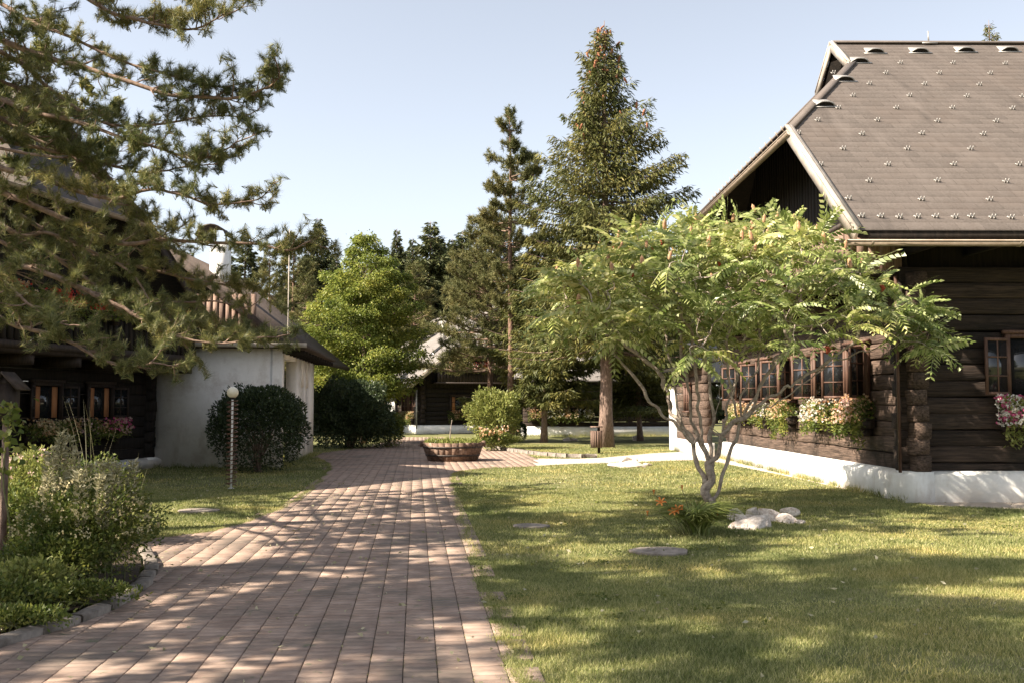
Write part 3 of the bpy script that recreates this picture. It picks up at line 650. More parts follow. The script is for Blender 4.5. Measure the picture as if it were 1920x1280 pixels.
# ------------------------------------------------------------------ long far house on the right
lg = thing('log_longhouse', 'low long dark house with a bright plinth behind the tall spruce trunk', 'longhouse', (.6, 54.5, 0), R_(2))
b = MB()
for i in range(9): log(b, (0, .12, .64+.27*i), (10.2, .12, .64+.27*i), .258, .24)
b.build('log_wall', M['logx'], lg)
MB().prism([(-.1, 0, 0), (-.1, -.1, 0), (-.1, -.1, .46), (-.1, 0, .52), (-.1, .3, .52), (-.1, .3, 0)], (10.3, 0, 0)).build('plinth', M['plaster'], lg)
MB().prism([(-.8, -1.0, 2.9), (-.8, -1.0, 3.05), (-.8, 4.2, 6.4), (-.8, 4.2, 6.25)], (12, 0, 0)).build('roof', M['tile_far'], lg)
for xc in (1.2, 3.0, 7.0): window(lg, (xc, -.08, 1.25), (1, 0, 0), (0, -1, 0), 1.0, 1.0, M['frame'])
G4 = 'flower boxes on the long far house'
for k, (xc, c) in enumerate(((.75, ['fl_orange']), (1.7, ['fl_cream', 'fl_white']), (2.5, ['fl_orange', 'fl_cream']), (3.4, ['fl_white', 'fl_cream']))):
    flower_box((.6+xc, 54.45+.03*xc, .85), (0, -1), .85, c, ['leftmost orange', 'second, whitish', 'third, orange and cream', 'rightmost white'][k]+' flower box of four on the far long wall', .3, 220, G4, up=.4)
# ------------------------------------------------------------------ trees
def lumpy(P, f, seed):
    r = np.random.default_rng(seed); s = np.zeros(len(P))
    for k in range(6):
        d = unit(r.normal(size=3)); s += np.sin(P@d*f*(1+.35*k)+r.uniform(0, 6))
    return s/6
def spruce_parts(h, z0, R, n, weep=.5, sl_=.3, sw=.06, rt=.2, step=.3, seed=1, low=.65, power=.8, bumps=.25):
    r = np.random.default_rng(seed)
    tr = MB(); k = 14; zt = np.linspace(0, h, k)
    tr.tube(np.c_[np.cumsum(r.normal(0, .012, k)), np.cumsum(r.normal(0, .012, k)), zt], np.maximum(rt*(1-zt/h)**.8, .012)*(1+.35*np.exp(-zt/.4)), 10)
    br = MB(); Os, Ds, Ls = [], [], []
    z = z0; tips = []; spec = []
    while z < h*.985:
        u = (z-z0)/(h-z0); 
        for b in range(r.integers(5, 8)):
            az = r.uniform(0, 2*PI); zz = z+r.uniform(-.12, .12)
            L = R*((1-u)**power)*min(1, low+u*2.2)*r.uniform(.42, 1.2)*(1+bumps*math.sin(az*2+seed+zz*.9)) + .1
            spec.append((zz, az, L, u))
        z += step*(1-.45*u)
    tot = sum(s[2]**1.35 for s in spec)
    for zz, az, L, u in spec:
        dh = np.array([math.cos(az), math.sin(az), 0]); sd = np.array([-dh[1], dh[0], 0])
        dr = (.42-.75*u) if u < .8 else -.35
        t = np.linspace(0, 1, 7); P = dh*L*t[:, None] + np.array([0, 0, 1.])*((-dr*t+.28*t**2.2)*L)[:, None] + [0, 0, min(zz, h)]
        br.tube(P, np.linspace(.012+.012*L, .005, 7), 4, cap=False); tips.append(P[-1])
        m = max(6, int(n*L**1.35/tot)); q = r.beta(1.6, 1.1, m)
        c = dh*L*q[:, None] + np.array([0, 0, 1.])*((-dr*q+.28*q**2.2)*L)[:, None] + [0, 0, min(zz, h)]
        side = r.normal(0, 1, m)*(.30*L*(1.08-q)+.03)
        hang = r.exponential(.13, m)*weep
        O = c + sd*side[:, None] - np.array([0, 0, 1.])*hang[:, None]
        D = dh*r.uniform(.2, .9, m)[:, None] + sd*(np.sign(side)*r.uniform(.1, .8, m))[:, None] - np.array([0, 0, 1.])*(weep*r.uniform(.1, 1.4, m))[:, None] + r.normal(0, .2, (m, 3))
        Os.append(O); Ds.append(D); Ls.append(np.full(m, sl_)*r.uniform(.5, 1.2, m)*min(1, .45+L*.5))
    O = np.vstack(Os); D = np.vstack(Ds); L = np.concatenate(Ls)
    cr = MB().add(*blades(O, D, L, sw*r.uniform(.7, 1.3, len(O)), bend=.08))
    return tr, br, cr, np.array(tips)
def pine_parts(h, z0, R, seed=2, step=.85, nb=5, tufts=14, nl=.17, nw=.02, per=16, rt=.16, top=.35, spread=.3, prof=None):
    r = np.random.default_rng(seed)
    k = 14; zt = np.linspace(0, h, k); px_ = np.cumsum(r.normal(0, .02, k)); py_ = np.cumsum(r.normal(0, .02, k))
    tr = MB().tube(np.c_[px_, py_, zt], np.maximum(rt*(1-zt/h)**.7, .02)*(1+.3*np.exp(-zt/.4)), 10)
    br = MB(); TO, TD = [], []
    z = z0
    while z < h:
        u = (z-z0)/(h-z0)
        for b in range(nb):
            az = r.uniform(0, 2*PI); L = R*(prof(u) if prof else (1-u)**.6*(.75+.25*min(1, u*4)))*r.uniform(.5, 1.15)+top*.4
            zz = z+r.uniform(-.2, .2); dh = np.array([math.cos(az), math.sin(az), 0]); sd = np.array([-dh[1], dh[0], 0])
            t = np.linspace(0, 1, 7); rise = r.uniform(.0, .35)+.3*u
            Pf = lambda t: dh*L*np.asarray(t)[:, None] + np.array([0, 0, 1.])*((rise*np.asarray(t)**1.8-.12*np.asarray(t)*(1-u))*L)[:, None] + [np.interp(zz, zt, px_), np.interp(zz, zt, py_), min(zz, h)]
            P = Pf(t); P[1:-1] += r.normal(0, .03, (5, 3)); br.tube(P, np.linspace(.02+.012*L, .008, 7), 5, cap=False)
            m = max(4, int(tufts*L/R*1.4)); q = np.clip(r.beta(2.6, 1.0, m), .2, 1.02)
            O = Pf(q) + sd*(r.normal(0, spread, m)*L*(1.15-q))[:, None] + np.array([0, 0, 1.])*r.normal(.06, .10, m)[:, None]
            TO.append(O); TD.append(unit(dh*.6+np.array([0, 0, .8])+r.normal(0, .45, (m, 3))))
        z += step*r.uniform(.8, 1.2)*(1-.3*u)
    O = np.vstack(TO); D = np.vstack(TD)
    O2 = np.repeat(O, per, 0); D2 = np.repeat(D, per, 0)
    O2 = O2 + D2*r.uniform(-.12, .14, (len(O2), 1))
    Dn = unit(D2*.7+unit(r.normal(size=(len(O2), 3)))*.95)
    cr = MB().add(*blades(O2, Dn, nl*r.uniform(.7, 1.15, len(O2)), nw, tri=True))
    return tr, br, cr
def tree(name, label, loc, parts, mats, cat='tree', group=None, rot=0, sc=1):
    t = thing(name, label, cat, loc, rot, group); tr, br, cr = parts[:3]
    tr.build('trunk', mats[0], t, smooth=True)
    if br is not None and br.n: br.build('branches', mats[1], t, smooth=True)
    cr.build('crown', mats[2], t)
    t.scale = (sc,)*3
    return t
# tall spruce with cones
pt = spruce_parts(17.3, 3.9, 4.5, 64000, weep=.75, sl_=.3, sw=.05, rt=.27, step=.27, seed=11, power=.92, bumps=.22)
b0 = gr(1136, 838)
sp = tree('spruce_tree', 'tall spruce with a bare reddish trunk and brown cones hanging near its tip', (b0[0], b0[1], 0), pt, (M['bark_spruce'], M['bark_spruce'], M['spruce']))
cm = MB().lathe([(.004, 0), (.03, -.03), (.038, -.10), (.03, -.18), (.004, -.22)], 8).mesh('cone', M['cone'], True)
tp = pt[3]; tp = tp[tp[:, 2] > 11.2]; pr = (tp[:, 2]-10.8)**1.6; pk = rng.choice(len(tp), min(92, len(tp)), replace=False, p=pr/pr.sum())
for i in pk:
    o = bpy.data.objects.new('cone', cm); COL.objects.link(o); o.parent = sp
    q = tp[i]*[rng.uniform(.55, 1), 1, 1]; o.location = (tp[i][0]*rng.uniform(.6, 1), tp[i][1]*rng.uniform(.6, 1), tp[i][2]+rng.uniform(-.12, .05)); s_ = rng.uniform(.9, 1.5); o.scale = (s_, s_, s_); o.rotation_euler = (rng.normal(0, .3), rng.normal(0, .3), 0)
# companion spruces beside it
pt2 = spruce_parts(9.6, 2.3, 3.4, 46000, weep=.65, sl_=.3, sw=.055, rt=.14, step=.3, seed=12, low=.8, power=.7)
g0 = at(1020, 800, 45); t2 = tree('spruce_tree', 'bushy spruce with hanging sprays left of the tall bare-trunked spruce', (g0[0], g0[1], 0), pt2, (M['bark_spruce'], M['bark_spruce'], M['spruce']))
g0 = at(1200, 800, 47); t3 = dup(t2, (g0[0], g0[1], 0), 2.1, (1.0, 1.0, .74), label='shaded spruce with a thin dark trunk right behind the tall spruce')
g0 = at(1290, 800, 50); dup(t2, (g0[0]-.6, g0[1], 0), 4.0, (.75, .75, .9), label='spruce half hidden behind the sumac crown right of the tall spruce')
# slim pine and the broad pine next to it
g0 = at(957, 790, 44.5)
tree('pine_tree', 'slender pine with a bare upper trunk and separate dark clumps against the sky', (g0[0], g0[1], 0), pine_parts(15.0, 6.3, 2.2, seed=21, step=.85, nb=7, tufts=38, per=36, nl=.2, nw=.026, spread=.22, rt=.17, prof=lambda u: (.5+.9*u*(1-u)+.25*math.sin(u*21))*(1-u**3)), (M['bark_pine'], M['bark_twig'], M['pine_far']))
g0 = at(922, 790, 49)
tree('pine_tree', 'broad olive pine with drooping lower boughs over the far farmhouse roof', (g0[0], g0[1], 0), pine_parts(10.6, 3.5, 3.8, seed=22, step=.45, nb=8, tufts=46, per=28, nl=.2, nw=.024, rt=.17, prof=lambda u: (1-u)**.55), (M['bark_pine'], M['bark_twig'], M['pine_far']))
# yellow-green hornbeam
def hornbeam(h, z0, R, n, seed, leaf=1.0):
    r = np.random.default_rng(seed); tr = MB(); br = MB()
    tr.tube([(0, 0, 0), (.05, 0, 1.5), (0, .05, 3.5), (.03, 0, h*.8)], [.17, .15, .11, .03], 9)
    Os, Ds = [], []
    z = z0
    while z < h:
        u = (z-z0)/(h-z0); nb = 8 if u < .75 else 5; a0 = r.uniform(0, 6.28)
        for b_ in range(nb):
            az = a0+b_*2*PI/nb+r.normal(0, .3); Rz = R*np.interp(u, [0, .2, .45, .75, 1], [.72, 1.0, .95, .62, .12])*r.uniform(.55, 1.25)
            dh = np.array([math.cos(az), math.sin(az), 0]); sd = np.array([-dh[1], dh[0], 0]); zb_ = max(1.0, z-Rz*.45)
            t = np.linspace(0, 1, 7)[:, None]; P = np.array([0, 0, zb_])*(1-t)+(dh*Rz+[0, 0, z+.1])*t+np.array([0, 0, .3])*np.sin(t*PI); br.tube(P, np.linspace(.03, .006, 7), 5, cap=False)
            m = int(n/95*(.3+Rz/R)*r.uniform(.7, 1.3)); q = r.beta(2.2, 1.0, m)
            j = np.clip(q*6, 0, 5.999); j0 = j.astype(int); c = P[j0]+(P[j0+1]-P[j0])*(j-j0)[:, None]
            wd_ = r.normal(0, 1, m)*(.16+.22*Rz*(1.15-q)); O = c+sd*wd_[:, None]+np.array([0, 0, 1.])*(r.normal(0, .10, m)-.22*wd_**2)[:, None]+r.normal(0, .05, (m, 3))
            Os.append(O); Ds.append(unit(dh*.6+sd*np.sign(wd_)[:, None]*.3+np.array([0, 0, -.4])+r.normal(0, .45, (m, 3))))
        z += r.uniform(.42, .6)
    O = np.vstack(Os); D = np.vstack(Ds)
    return tr, br, MB().add(*blades(O, D, leaf*r.uniform(.09, .16, len(O)), leaf*r.uniform(.05, .085, len(O)), bend=.12))
g0 = at(682, 790, 44)
tree('hornbeam_tree', 'yellow-green leafy hornbeam standing left of the far farmhouse', (g0[0], g0[1], 0), hornbeam(9.2, 2.3, 2.6, 56000, 31), (M['bark_spruce'], M['bark_spruce'], M['decid']))
# forest behind: individual conifers
fA = spruce_parts(16, 1.0, 3.0, 30000, weep=.5, sl_=.5, sw=.10, rt=.2, step=.42, seed=41, bumps=.15)
fB = spruce_parts(16, 2.0, 2.5, 26000, weep=.35, sl_=.45, sw=.10, rt=.2, step=.46, seed=42, power=.95)
fC = pine_parts(15, 4.5, 2.4, seed=43, step=.7, nb=6, tufts=22, per=20, nl=.26, nw=.035, rt=.18)
fs = [(592, 408, 72, 0, 'dark forest spruce with the highest tip left of the hornbeam'), (742, 428, 78, 1, 'pointed forest spruce rising right behind the hornbeam top'), (806, 414, 76, 0, 'tall forest spruce left of the slender pine'),
      (846, 446, 80, 1, 'forest spruce between the broad pine and the highest tip on its left'), (455, 436, 66, 1, 'dark conifer just right of the white chimney'), (502, 462, 62, 2, 'ragged pine behind the lightning rod'), (548, 440, 70, 2, 'thin pine in the gap left of the highest forest tip'),
      (628, 480, 66, 1, 'shorter spruce touching the left edge of the hornbeam'), (420, 470, 58, 0, 'conifer behind the white chimney and its cowl'), (700, 500, 74, 0, 'forest spruce hidden mostly by the hornbeam crown'), (775, 500, 68, 2, 'olive pine between the hornbeam and the broad pine'),
      (885, 490, 82, 0, 'forest spruce behind the broad pine'), (935, 520, 86, 1, 'forest spruce showing behind the slender pine trunk'), (1000, 530, 84, 0, 'forest spruce behind the bushy hanging spruce'), (1080, 540, 88, 1, 'forest spruce hidden behind the tall spruce'), (1180, 545, 90, 0, 'forest spruce behind the sumac crown'), (1270, 560, 84, 1, 'forest spruce near the right farmhouse eave'),
      (570, 520, 56, 2, 'pale olive pine right of the lightning rod'), (480, 540, 60, 0, 'low conifer above the shingle barn roof'), (350, 470, 70, 1, 'forest spruce behind the barn ridge'), (1340, 500, 95, 0, 'forest spruce hidden behind the right farmhouse gable'), (655, 560, 60, 1, 'small spruce behind the outbuilding and hornbeam')]
fs += [(610, 520, 84, 1, 'forest spruce low behind the outbuilding roof'), (560, 590, 75, 0, 'forest spruce filling the gap behind the lightning rod'), (720, 560, 90, 1, 'forest spruce filling the gap between hornbeam and broad pine'), (820, 540, 92, 0, 'forest spruce low behind the far grey roof'), (520, 560, 85, 0, 'forest spruce far behind the barn roof'), (960, 590, 95, 0, 'forest spruce low behind the pine trunks'), (868, 432, 78, 0, 'tall forest spruce right above the ridge of the far grey roof'), (772, 446, 82, 1, 'narrow forest spruce between the two tall forest tips'), (905, 470, 88, 1, 'forest spruce between broad pine and slender pine'), (665, 470, 80, 0, 'forest spruce peeking over the left shoulder of the hornbeam'), (575, 470, 80, 0, 'forest spruce standing left behind the highest left tip')]
fs += [(712, 470, 84, 0, 'forest spruce just right of the hornbeam top'), (826, 452, 88, 0, 'forest spruce between the two tallest right-hand forest tips'), (530, 500, 74, 1, 'narrow forest spruce left of the highest left tip'), (655, 500, 90, 1, 'forest spruce behind the left half of the hornbeam'), (760, 470, 92, 0, 'wide forest spruce behind the pointed forest spruce')]
protos = {}
for px, ty, Y, kd, lab in fs:
    hgt = at(px, ty, Y)[2]; g0 = at(px, 780, Y); lab2 = lab
    if kd not in protos:
        P_ = (fA, fB, fC)[kd]; mt = (M['bark_spruce'], M['bark_spruce'], M['spruce_bg']) if kd < 2 else (M['bark_pine'], M['bark_twig'], M['pine_far'])
        t = tree(('spruce_tree', 'spruce_tree', 'pine_tree')[kd], lab2, (g0[0], g0[1], 0), P_, mt, group='forest trees behind the houses', sc=hgt/(16, 16, 15)[kd]); protos[kd] = t
    else:
        s_ = hgt/(16, 16, 15)[kd]; q = rng.uniform(1.15, 1.6)
        dup(protos[kd], (g0[0], g0[1], 0), rng.uniform(0, 6.28), (s_*q, s_*q, s_), label=lab2)
g0 = at(1876, 700, 62); ht = at(1876, 38, 62)[2]
pt5 = spruce_parts(ht, ht*.5, 2.2, 9000, weep=.5, sl_=.35, sw=.06, rt=.25, step=.4, seed=46, power=.7)
tree('spruce_tree', 'spruce whose tip peeks above the ridge of the right farmhouse', (g0[0], g0[1], 0), pt5, (M['bark_spruce'], M['bark_spruce'], M['spruce']))
# ------------------------------------------------------------------ sumac (space colonisation)
sb = gr(1335, 948)
def colonise(att, start, par, step=.13, di=.9, dk=.22, iters=200):
    nodes = [np.array(p, float) for p in start]; par = list(par); att = att.copy()
    for it in range(iters):
        if not len(att): break
        Nn = np.array(nodes); d = np.linalg.norm(att[:, None]-Nn[None], axis=2); j = d.argmin(1); dm = d.min(1)
        grow = {}
        for a in range(len(att)):
            if dm[a] < di: grow.setdefault(j[a], []).append(a)
        if not grow: 
            a = dm.argmin(); grow = {j[a]: [a]}
        for k, L in grow.items():
            v = unit(unit(att[L]-Nn[k]).mean(0)+rng.normal(0, .18, 3)); nodes.append(Nn[k]+v*step); par.append(k)
        Nn = np.array(nodes); d = np.linalg.norm(att[:, None]-Nn[None], axis=2).min(1); att = att[d > dk]
    return np.array(nodes), np.array(par)
na = 640; A = []
xs_top = [-2.95, -2.1, -1.2, -.7, .2, 1.0, 1.6, 2.3, 3.2, 3.95]; zs_top = [4.05, 4.4, 4.9, 5.05, 5.05, 5.15, 4.95, 4.35, 3.85, 3.15]
while len(A) < na:
    x = rng.uniform(-2.85, 3.6); y = rng.uniform(-2.3, 2.0); e = ((x-.45)/3.5)**2+((y+.1)/2.3)**2
    if e > 1: continue
    if x > 1.6 and y > .25: continue
    if x > 1.9 and rng.uniform() < .45: continue
    zt = np.interp(x, xs_top, zs_top); zt = zt-(y/2.3)**2*1.1; lo_ = 1.75-1.0*abs(x)/3.5
    z = zt-.35-rng.uniform(0, 1)**1.5*lo_
    A.append((x, y, z))
A = np.array(A)
STEMS = [([(1332, 938), (1318, 892), (1298, 829), (1277, 797), (1259, 774), (1250, 734), (1236, 697), (1205, 670), (1165, 640)], .5), ([(1333, 900), (1330, 868), (1316, 833), (1297, 788), (1291, 725), (1279, 675), (1277, 628)], -.5),
         ([(1340, 930), (1359, 874), (1379, 838), (1386, 788), (1404, 761), (1440, 697), (1476, 642)], .1), ([(1334, 880), (1332, 822), (1338, 765), (1329, 715), (1322, 655)], .7),
         ([(1345, 858), (1354, 815), (1381, 788), (1413, 765), (1458, 738), (1530, 690), (1600, 645)], -.7), ([(1354, 815), (1362, 765), (1378, 720), (1392, 660)], .5), ([(1298, 829), (1272, 800), (1240, 775), (1205, 730), (1175, 690)], -.6), ([(1316, 833), (1312, 780), (1306, 730), (1302, 680), (1300, 630)], -.9), ([(1336, 800), (1350, 750), (1352, 700), (1348, 650)], -.4), ([(1386, 788), (1420, 770), (1470, 745), (1520, 710), (1560, 680)], .6), ([(1277, 797), (1268, 750), (1262, 700), (1250, 650)], .3), ([(1413, 765), (1425, 720), (1455, 680), (1480, 640)], -.9), ([(1381, 788), (1372, 740), (1366, 690), (1362, 640)], -.7), ([(1386, 788), (1392, 740), (1420, 690), (1428, 640)], -.3)]
S0 = [np.zeros(3), np.array([0, 0, .12])]; P0 = [-1, 0]; oy_ = np.array([sb[0], sb[1], 0])
for pts, dY in STEMS:
    for i, (px, py) in enumerate(pts):
        p_ = at(px, py, sb[1]+dY*(max(0, (900-py))/300.)) - oy_
        d_ = np.linalg.norm(np.array(S0)-p_, axis=1); pa = int(d_.argmin()) if i == 0 else len(S0)-1
        a_ = S0[pa]; k_ = max(1, int(round(np.linalg.norm(p_-a_)/.13)))
        for q in range(1, k_+1):
            S0.append(a_+(p_-a_)*q/k_+(rng.normal(0, .012, 3) if q < k_ else 0)); P0.append(pa); pa = len(S0)-1
nodes, par = colonise(A, S0, P0, di=1.5, dk=.21)
chn = [[] for _ in nodes]
for i, p_ in enumerate(par):
    if p_ >= 0: chn[p_].append(i)
rad = np.zeros(len(nodes))
for i in range(len(nodes)-1, -1, -1):
    rad[i] = max(.0085, sum(rad[c]**2.15 for c in chn[i])**(1/2.15))
rad = np.minimum(rad*.8, .088)*(1+rng.normal(0, .10, len(rad)))
br = MB(); st = [0]; done = set()
stack = [(0, [0])]
while stack:
    s0, path = stack.pop()
    cur = path[-1]
    while chn[cur]:
        c = sorted(chn[cur], key=lambda q: -rad[q])
        for q in c[1:]: stack.append((q, [cur, q]))
        cur = c[0]; path.append(cur)
    if len(path) > 1:
        P = nodes[path]+0; rr = rad[path].copy()
        if len(path) > 2: rr[0] = min(rr[0], rr[1]*1.15); P[1:-1] += rng.normal(0, .016, (len(P)-2, 3))
        br.tube(spline(P, max(4, len(P)*2)), np.interp(np.linspace(0, 1, max(4, len(P)*2)), np.linspace(0, 1, len(P)), rr), 7)
sm = thing('sumac_tree', 'spreading sumac with twisted bare stems, feathery leaves and upright fruit cones on the lawn', 'tree', (sb[0], sb[1], 0))
br.build('trunk', M['bark_sumac'], sm, smooth=True)
tips = np.array([i for i in range(len(nodes)) if not chn[i] and nodes[i][2] > 2.0])
par_d = unit(nodes[tips]-nodes[np.maximum(par[tips], 0)])
# compound leaf template along +X, leaflets hanging
TV, TF = [], []; npair = 9
def lf(b, d, L, W, nrm):
    d = unit(np.array(d)); s_ = unit(np.cross(d, nrm)); u = np.cross(s_, d); k = len(TV)
    TV.extend([b, b+d*L*.4+s_*W/2-u*.004, b+d*L-u*L*.12, b+d*L*.4-s_*W/2-u*.004]); TF.append([k, k+1, k+2, k+3])
for k in range(npair):
    t = .14+.86*k/(npair-1); x = .46*t; z = .10*t-.34*t*t; b = np.array([x, 0, z]); Ln = .125*(1-.62*abs(t-.45)**1.3*1.5)
    for sg in (-1, 1): lf(b, (.42, sg*.85, -.5), Ln*1.1, .05, np.array([.1, sg*.35, 1.]))
lf(np.array([.46, 0, -.16]), (1, 0, -.7), .09, .03, np.array([.5, 0, 1.]))
k = len(TV); TV.extend([np.array([0, .004, 0]), np.array([0, -.004, 0]), np.array([.24, -.003, -.02]), np.array([.24, .003, -.02])]); TF.append([k, k+1, k+2, k+3])
k = len(TV); TV.extend([np.array([.24, .003, -.02]), np.array([.24, -.003, -.02]), np.array([.46, -.002, -.16]), np.array([.46, .002, -.16])]); TF.append([k, k+1, k+2, k+3])
TV = np.array(TV)
Os, Xs, Zs, Ss = [], [], [], []
for i, dd in zip(tips, par_d):
    m = rng.integers(5, 9); a0 = rng.uniform(0, 6.28)
    for q in range(m):
        a = a0+q*2*PI/m+rng.normal(0, .25); el = rng.uniform(-.35, 1.0)
        x = unit(np.array([math.cos(a)*math.cos(el), math.sin(a)*math.cos(el), math.sin(el)])+dd*.35)
        Xs.append(x); Os.append(nodes[i]+dd*rng.uniform(-.08, .06)); Ss.append(rng.uniform(.65, 1.3))
# leaves along upper twigs too
mid = [i for i in range(len(nodes)) if chn[i] and rad[i] < .022 and nodes[i][2] > 2.7]
for i in rng.choice(mid, min(len(mid), 500), replace=False):
    a = rng.uniform(0, 6.28); x = unit(np.array([math.cos(a), math.sin(a), rng.uniform(0, .8)])); Xs.append(x); Os.append(nodes[i]); Ss.append(rng.uniform(.6, 1.0))
Xs = np.array(Xs); Os = np.array(Os); up_ = unit(np.array([0, 0, 1.])+rng.normal(0, .38, Xs.shape)); Ys = unit(np.cross(up_, Xs)); Zs = np.cross(Xs, Ys)
V, Fc = inst(TV, TF, Os, Xs, Ys, Zs, Ss)
V += np.random.default_rng(3).normal(0, .003, V.shape)
MB().add(V, Fc).build('crown', M['sumac'], sm)
fm_ = MB().lathe([(.004, 0), (.022, .012), (.030, .05), (.022, .11), (.012, .16), (.002, .19)], 9); fv = fm_.V[0]; fm_.V[0] = fv*(1+.16*np.sin(fv[:, 2:3]*190))
fmm = fm_.mesh('fruit_cone', M['sumac_fruit'], False)
fm2 = MB()
for k in range(16):
    q = np.clip(rng.normal(0, 1, 3), -1.3, 1.3)*[.016, .016, .03]; fm2.lathe([(.002, -.02), (.018, -.008), (.02, .005), (.002, .02)], 6, c=q)
fm2 = fm2.mesh('old_fruit', M['sumac_old'])
o_tips = np.argsort(-nodes[tips][:, 2]+rng.normal(0, .5, len(tips)))
for q in o_tips[:75]:
    o = bpy.data.objects.new('fruit_cone', fmm); COL.objects.link(o); o.parent = sm; o.location = nodes[tips[q]]+np.array([0, 0, .12]); s_ = rng.uniform(.8, 1.25); o.scale = (s_,)*3; o.rotation_euler = (rng.normal(0, .22), rng.normal(0, .22), 0)
for q in rng.choice(len(tips), 30, replace=False):
    o = bpy.data.objects.new('old_fruit_cluster', fm2); COL.objects.link(o); o.parent = sm; o.location = nodes[tips[q]]+rng.normal(0, .1, 3)-[0, 0, .08]; s_ = rng.uniform(.7, 1.2); o.scale = (s_,)*3
# ------------------------------------------------------------------ foreground pine
TX, TY = -8.4, 12.2
fpine = thing('pine_tree', 'big near pine whose long-needled boughs reach into the picture from the left edge', 'tree', (TX, TY, 0))
k = 20; zt = np.linspace(0, 11, k)
txy = np.c_[np.cumsum(rng.normal(0, .03, k)), np.cumsum(rng.normal(0, .03, k))]; txy -= txy[0]
MB().tube(np.c_[txy, zt], np.maximum(.27*(1-zt/11.6)**.7, .03)*(1+.3*np.exp(-zt/.5)), 12).build('trunk', M['bark_pine'], fpine, smooth=True)
TB = MB(); TO, TDr = [], []
def twig(P0, d, L, r0, nt_, depth=0):
    n_ = 6; d = unit(d); P = [np.array(P0)]; cur = d
    for i in range(n_-1):
        cur = unit(cur+rng.normal(0, .16, 3)+np.array([0, 0, .07])); P.append(P[-1]+cur*L/(n_-1))
    P = np.array(P); TB.tube(P, np.linspace(r0, .0035, n_), 4, cap=False)
    for i in range(nt_):
        t = 1-.62*(i/max(1, nt_))*rng.uniform(.6, 1.1) if i else 1.0
        j = min(int(t*(n_-1)), n_-2); f = t*(n_-1)-j
        TO.append(P[j]*(1-f)+P[j+1]*f); TDr.append(unit(P[j+1]-P[j]+rng.normal(0, .16, 3)+np.array([0, 0, .12])))
    if depth < 1:
        for q in range(rng.integers(1, 4)):
            i = rng.integers(1, n_-1); twig(P[i], unit(unit(P[i]-P[i-1])+rng.normal(0, .6, 3)), L*rng.uniform(.35, .65), r0*.6, rng.integers(2, 4), depth+1)
def bough(P, ntw, r0, tw=(.2, .6), t0=.1, dens=.95, sparse=False):
    P = np.array(P, float)-[TX, TY, 0]; m = 40; S = spline(P, m)
    Ln = np.linalg.norm(np.diff(S, axis=0), axis=1).sum()
    S[1:-1] += np.cumsum(rng.normal(0, .006, (m-2, 3)), 0)
    TB.tube(S, np.linspace(r0, .007, m), 7)
    T = unit(np.gradient(S, axis=0))
    n_ = int(ntw*dens)
    for q in range(n_):
        t = t0+(1-t0)*(q+rng.uniform(0, 1))/n_; i = min(int(t*(m-1)), m-1)
        sd = unit(np.cross(T[i], [0, 0, 1.]))*rng.choice([-1, 1]); 
        d = T[i]*rng.uniform(.3, .9)+sd*rng.uniform(.3, 1.0)+np.array([0, 0, rng.uniform(-.35, .5)])
        twig(S[i], d, rng.uniform(*tw)*(1.1-.55*t), .011*(1.2-.6*t), rng.integers(3, 6))
    twig(S[-1], T[-1]+[0, 0, .15], .3, .008, 6)
def bp(pts, Y0, Y1, zt_, ntw, r0=.035, **kw):
    """bough through photo points, distance running from Y0 to Y1; begins on the trunk at height zt_"""
    n_ = len(pts); Q = [at(px, py, Y0+(Y1-Y0)*i/(n_-1)) for i, (px, py) in enumerate(pts)]
    bough([np.array([TX, TY, zt_]), (np.array([TX, TY, zt_])*.45+Q[0]*.55)+[0, 0, .12]]+Q, ntw, r0, **kw)
bp([(0, 5), (60, 40), (128, 65), (235, 114), (336, 145), (420, 165)], 11.6, 11.0, 7.6, 46)
bp([(120, -30), (208, 25), (255, 37), (319, 50), (386, 52), (440, 22)], 11.0, 10.6, 8.3, 46)
bp([(0, 72), (84, 104), (168, 131), (296, 173), (380, 180), (440, 180), (500, 160), (524, 136)], 11.4, 10.6, 7.0, 62, .045)
bp([(0, 87), (50, 114), (101, 161), (202, 222), (302, 225), (380, 212), (470, 214)], 12.2, 12.6, 6.9, 56, .04)
bp([(0, 188), (67, 212), (141, 228), (232, 255), (292, 275), (349, 296), (400, 298), (456, 262)], 11.6, 10.8, 6.3, 56)
bp([(0, 255), (101, 279), (181, 299), (260, 320), (340, 312), (420, 300)], 12.4, 12.8, 6.2, 44)
bp([(0, 312), (77, 333), (141, 356), (215, 376), (285, 358), (336, 366), (403, 383), (482, 375)], 11.2, 10.6, 5.7, 50, .04)
bp([(0, 360), (60, 385), (161, 430), (228, 464), (300, 455), (400, 462), (480, 466), (545, 478), (592, 458)], 11.6, 11.2, 5.4, 58, .045)
bp([(0, 423), (84, 467), (148, 511), (200, 545), (260, 560), (330, 560), (400, 560), (470, 575)], 12.0, 12.4, 5.0, 42)
bp([(0, 497), (50, 501), (134, 531), (185, 555), (242, 585), (279, 605), (330, 632), (420, 648), (520, 632)], 11.0, 10.8, 4.5, 48, .04)
bp([(0, 595), (50, 615), (94, 628), (145, 649), (178, 669), (218, 686), (262, 692), (306, 682)], 10.6, 10.0, 4.0, 26, .03)
bp([(-60, 480), (0, 520), (40, 560), (80, 590), (130, 610)], 10.2, 9.6, 4.5, 30, .03)
bp([(0, 150), (60, 180), (110, 230), (150, 290), (200, 330)], 12.4, 13.0, 6.8, 40, .03)
bp([(30, 440), (100, 440), (180, 480), (250, 520), (300, 590), (350, 650)], 12.0, 11.8, 5.2, 30, .03)
bp([(-80, -120), (60, -60), (180, -20), (300, -30), (400, 0)], 11.5, 11.0, 9.0, 46)
bp([(150, 470), (250, 500), (340, 525), (420, 540), (500, 552)], 12.6, 12.8, 5.0, 44)
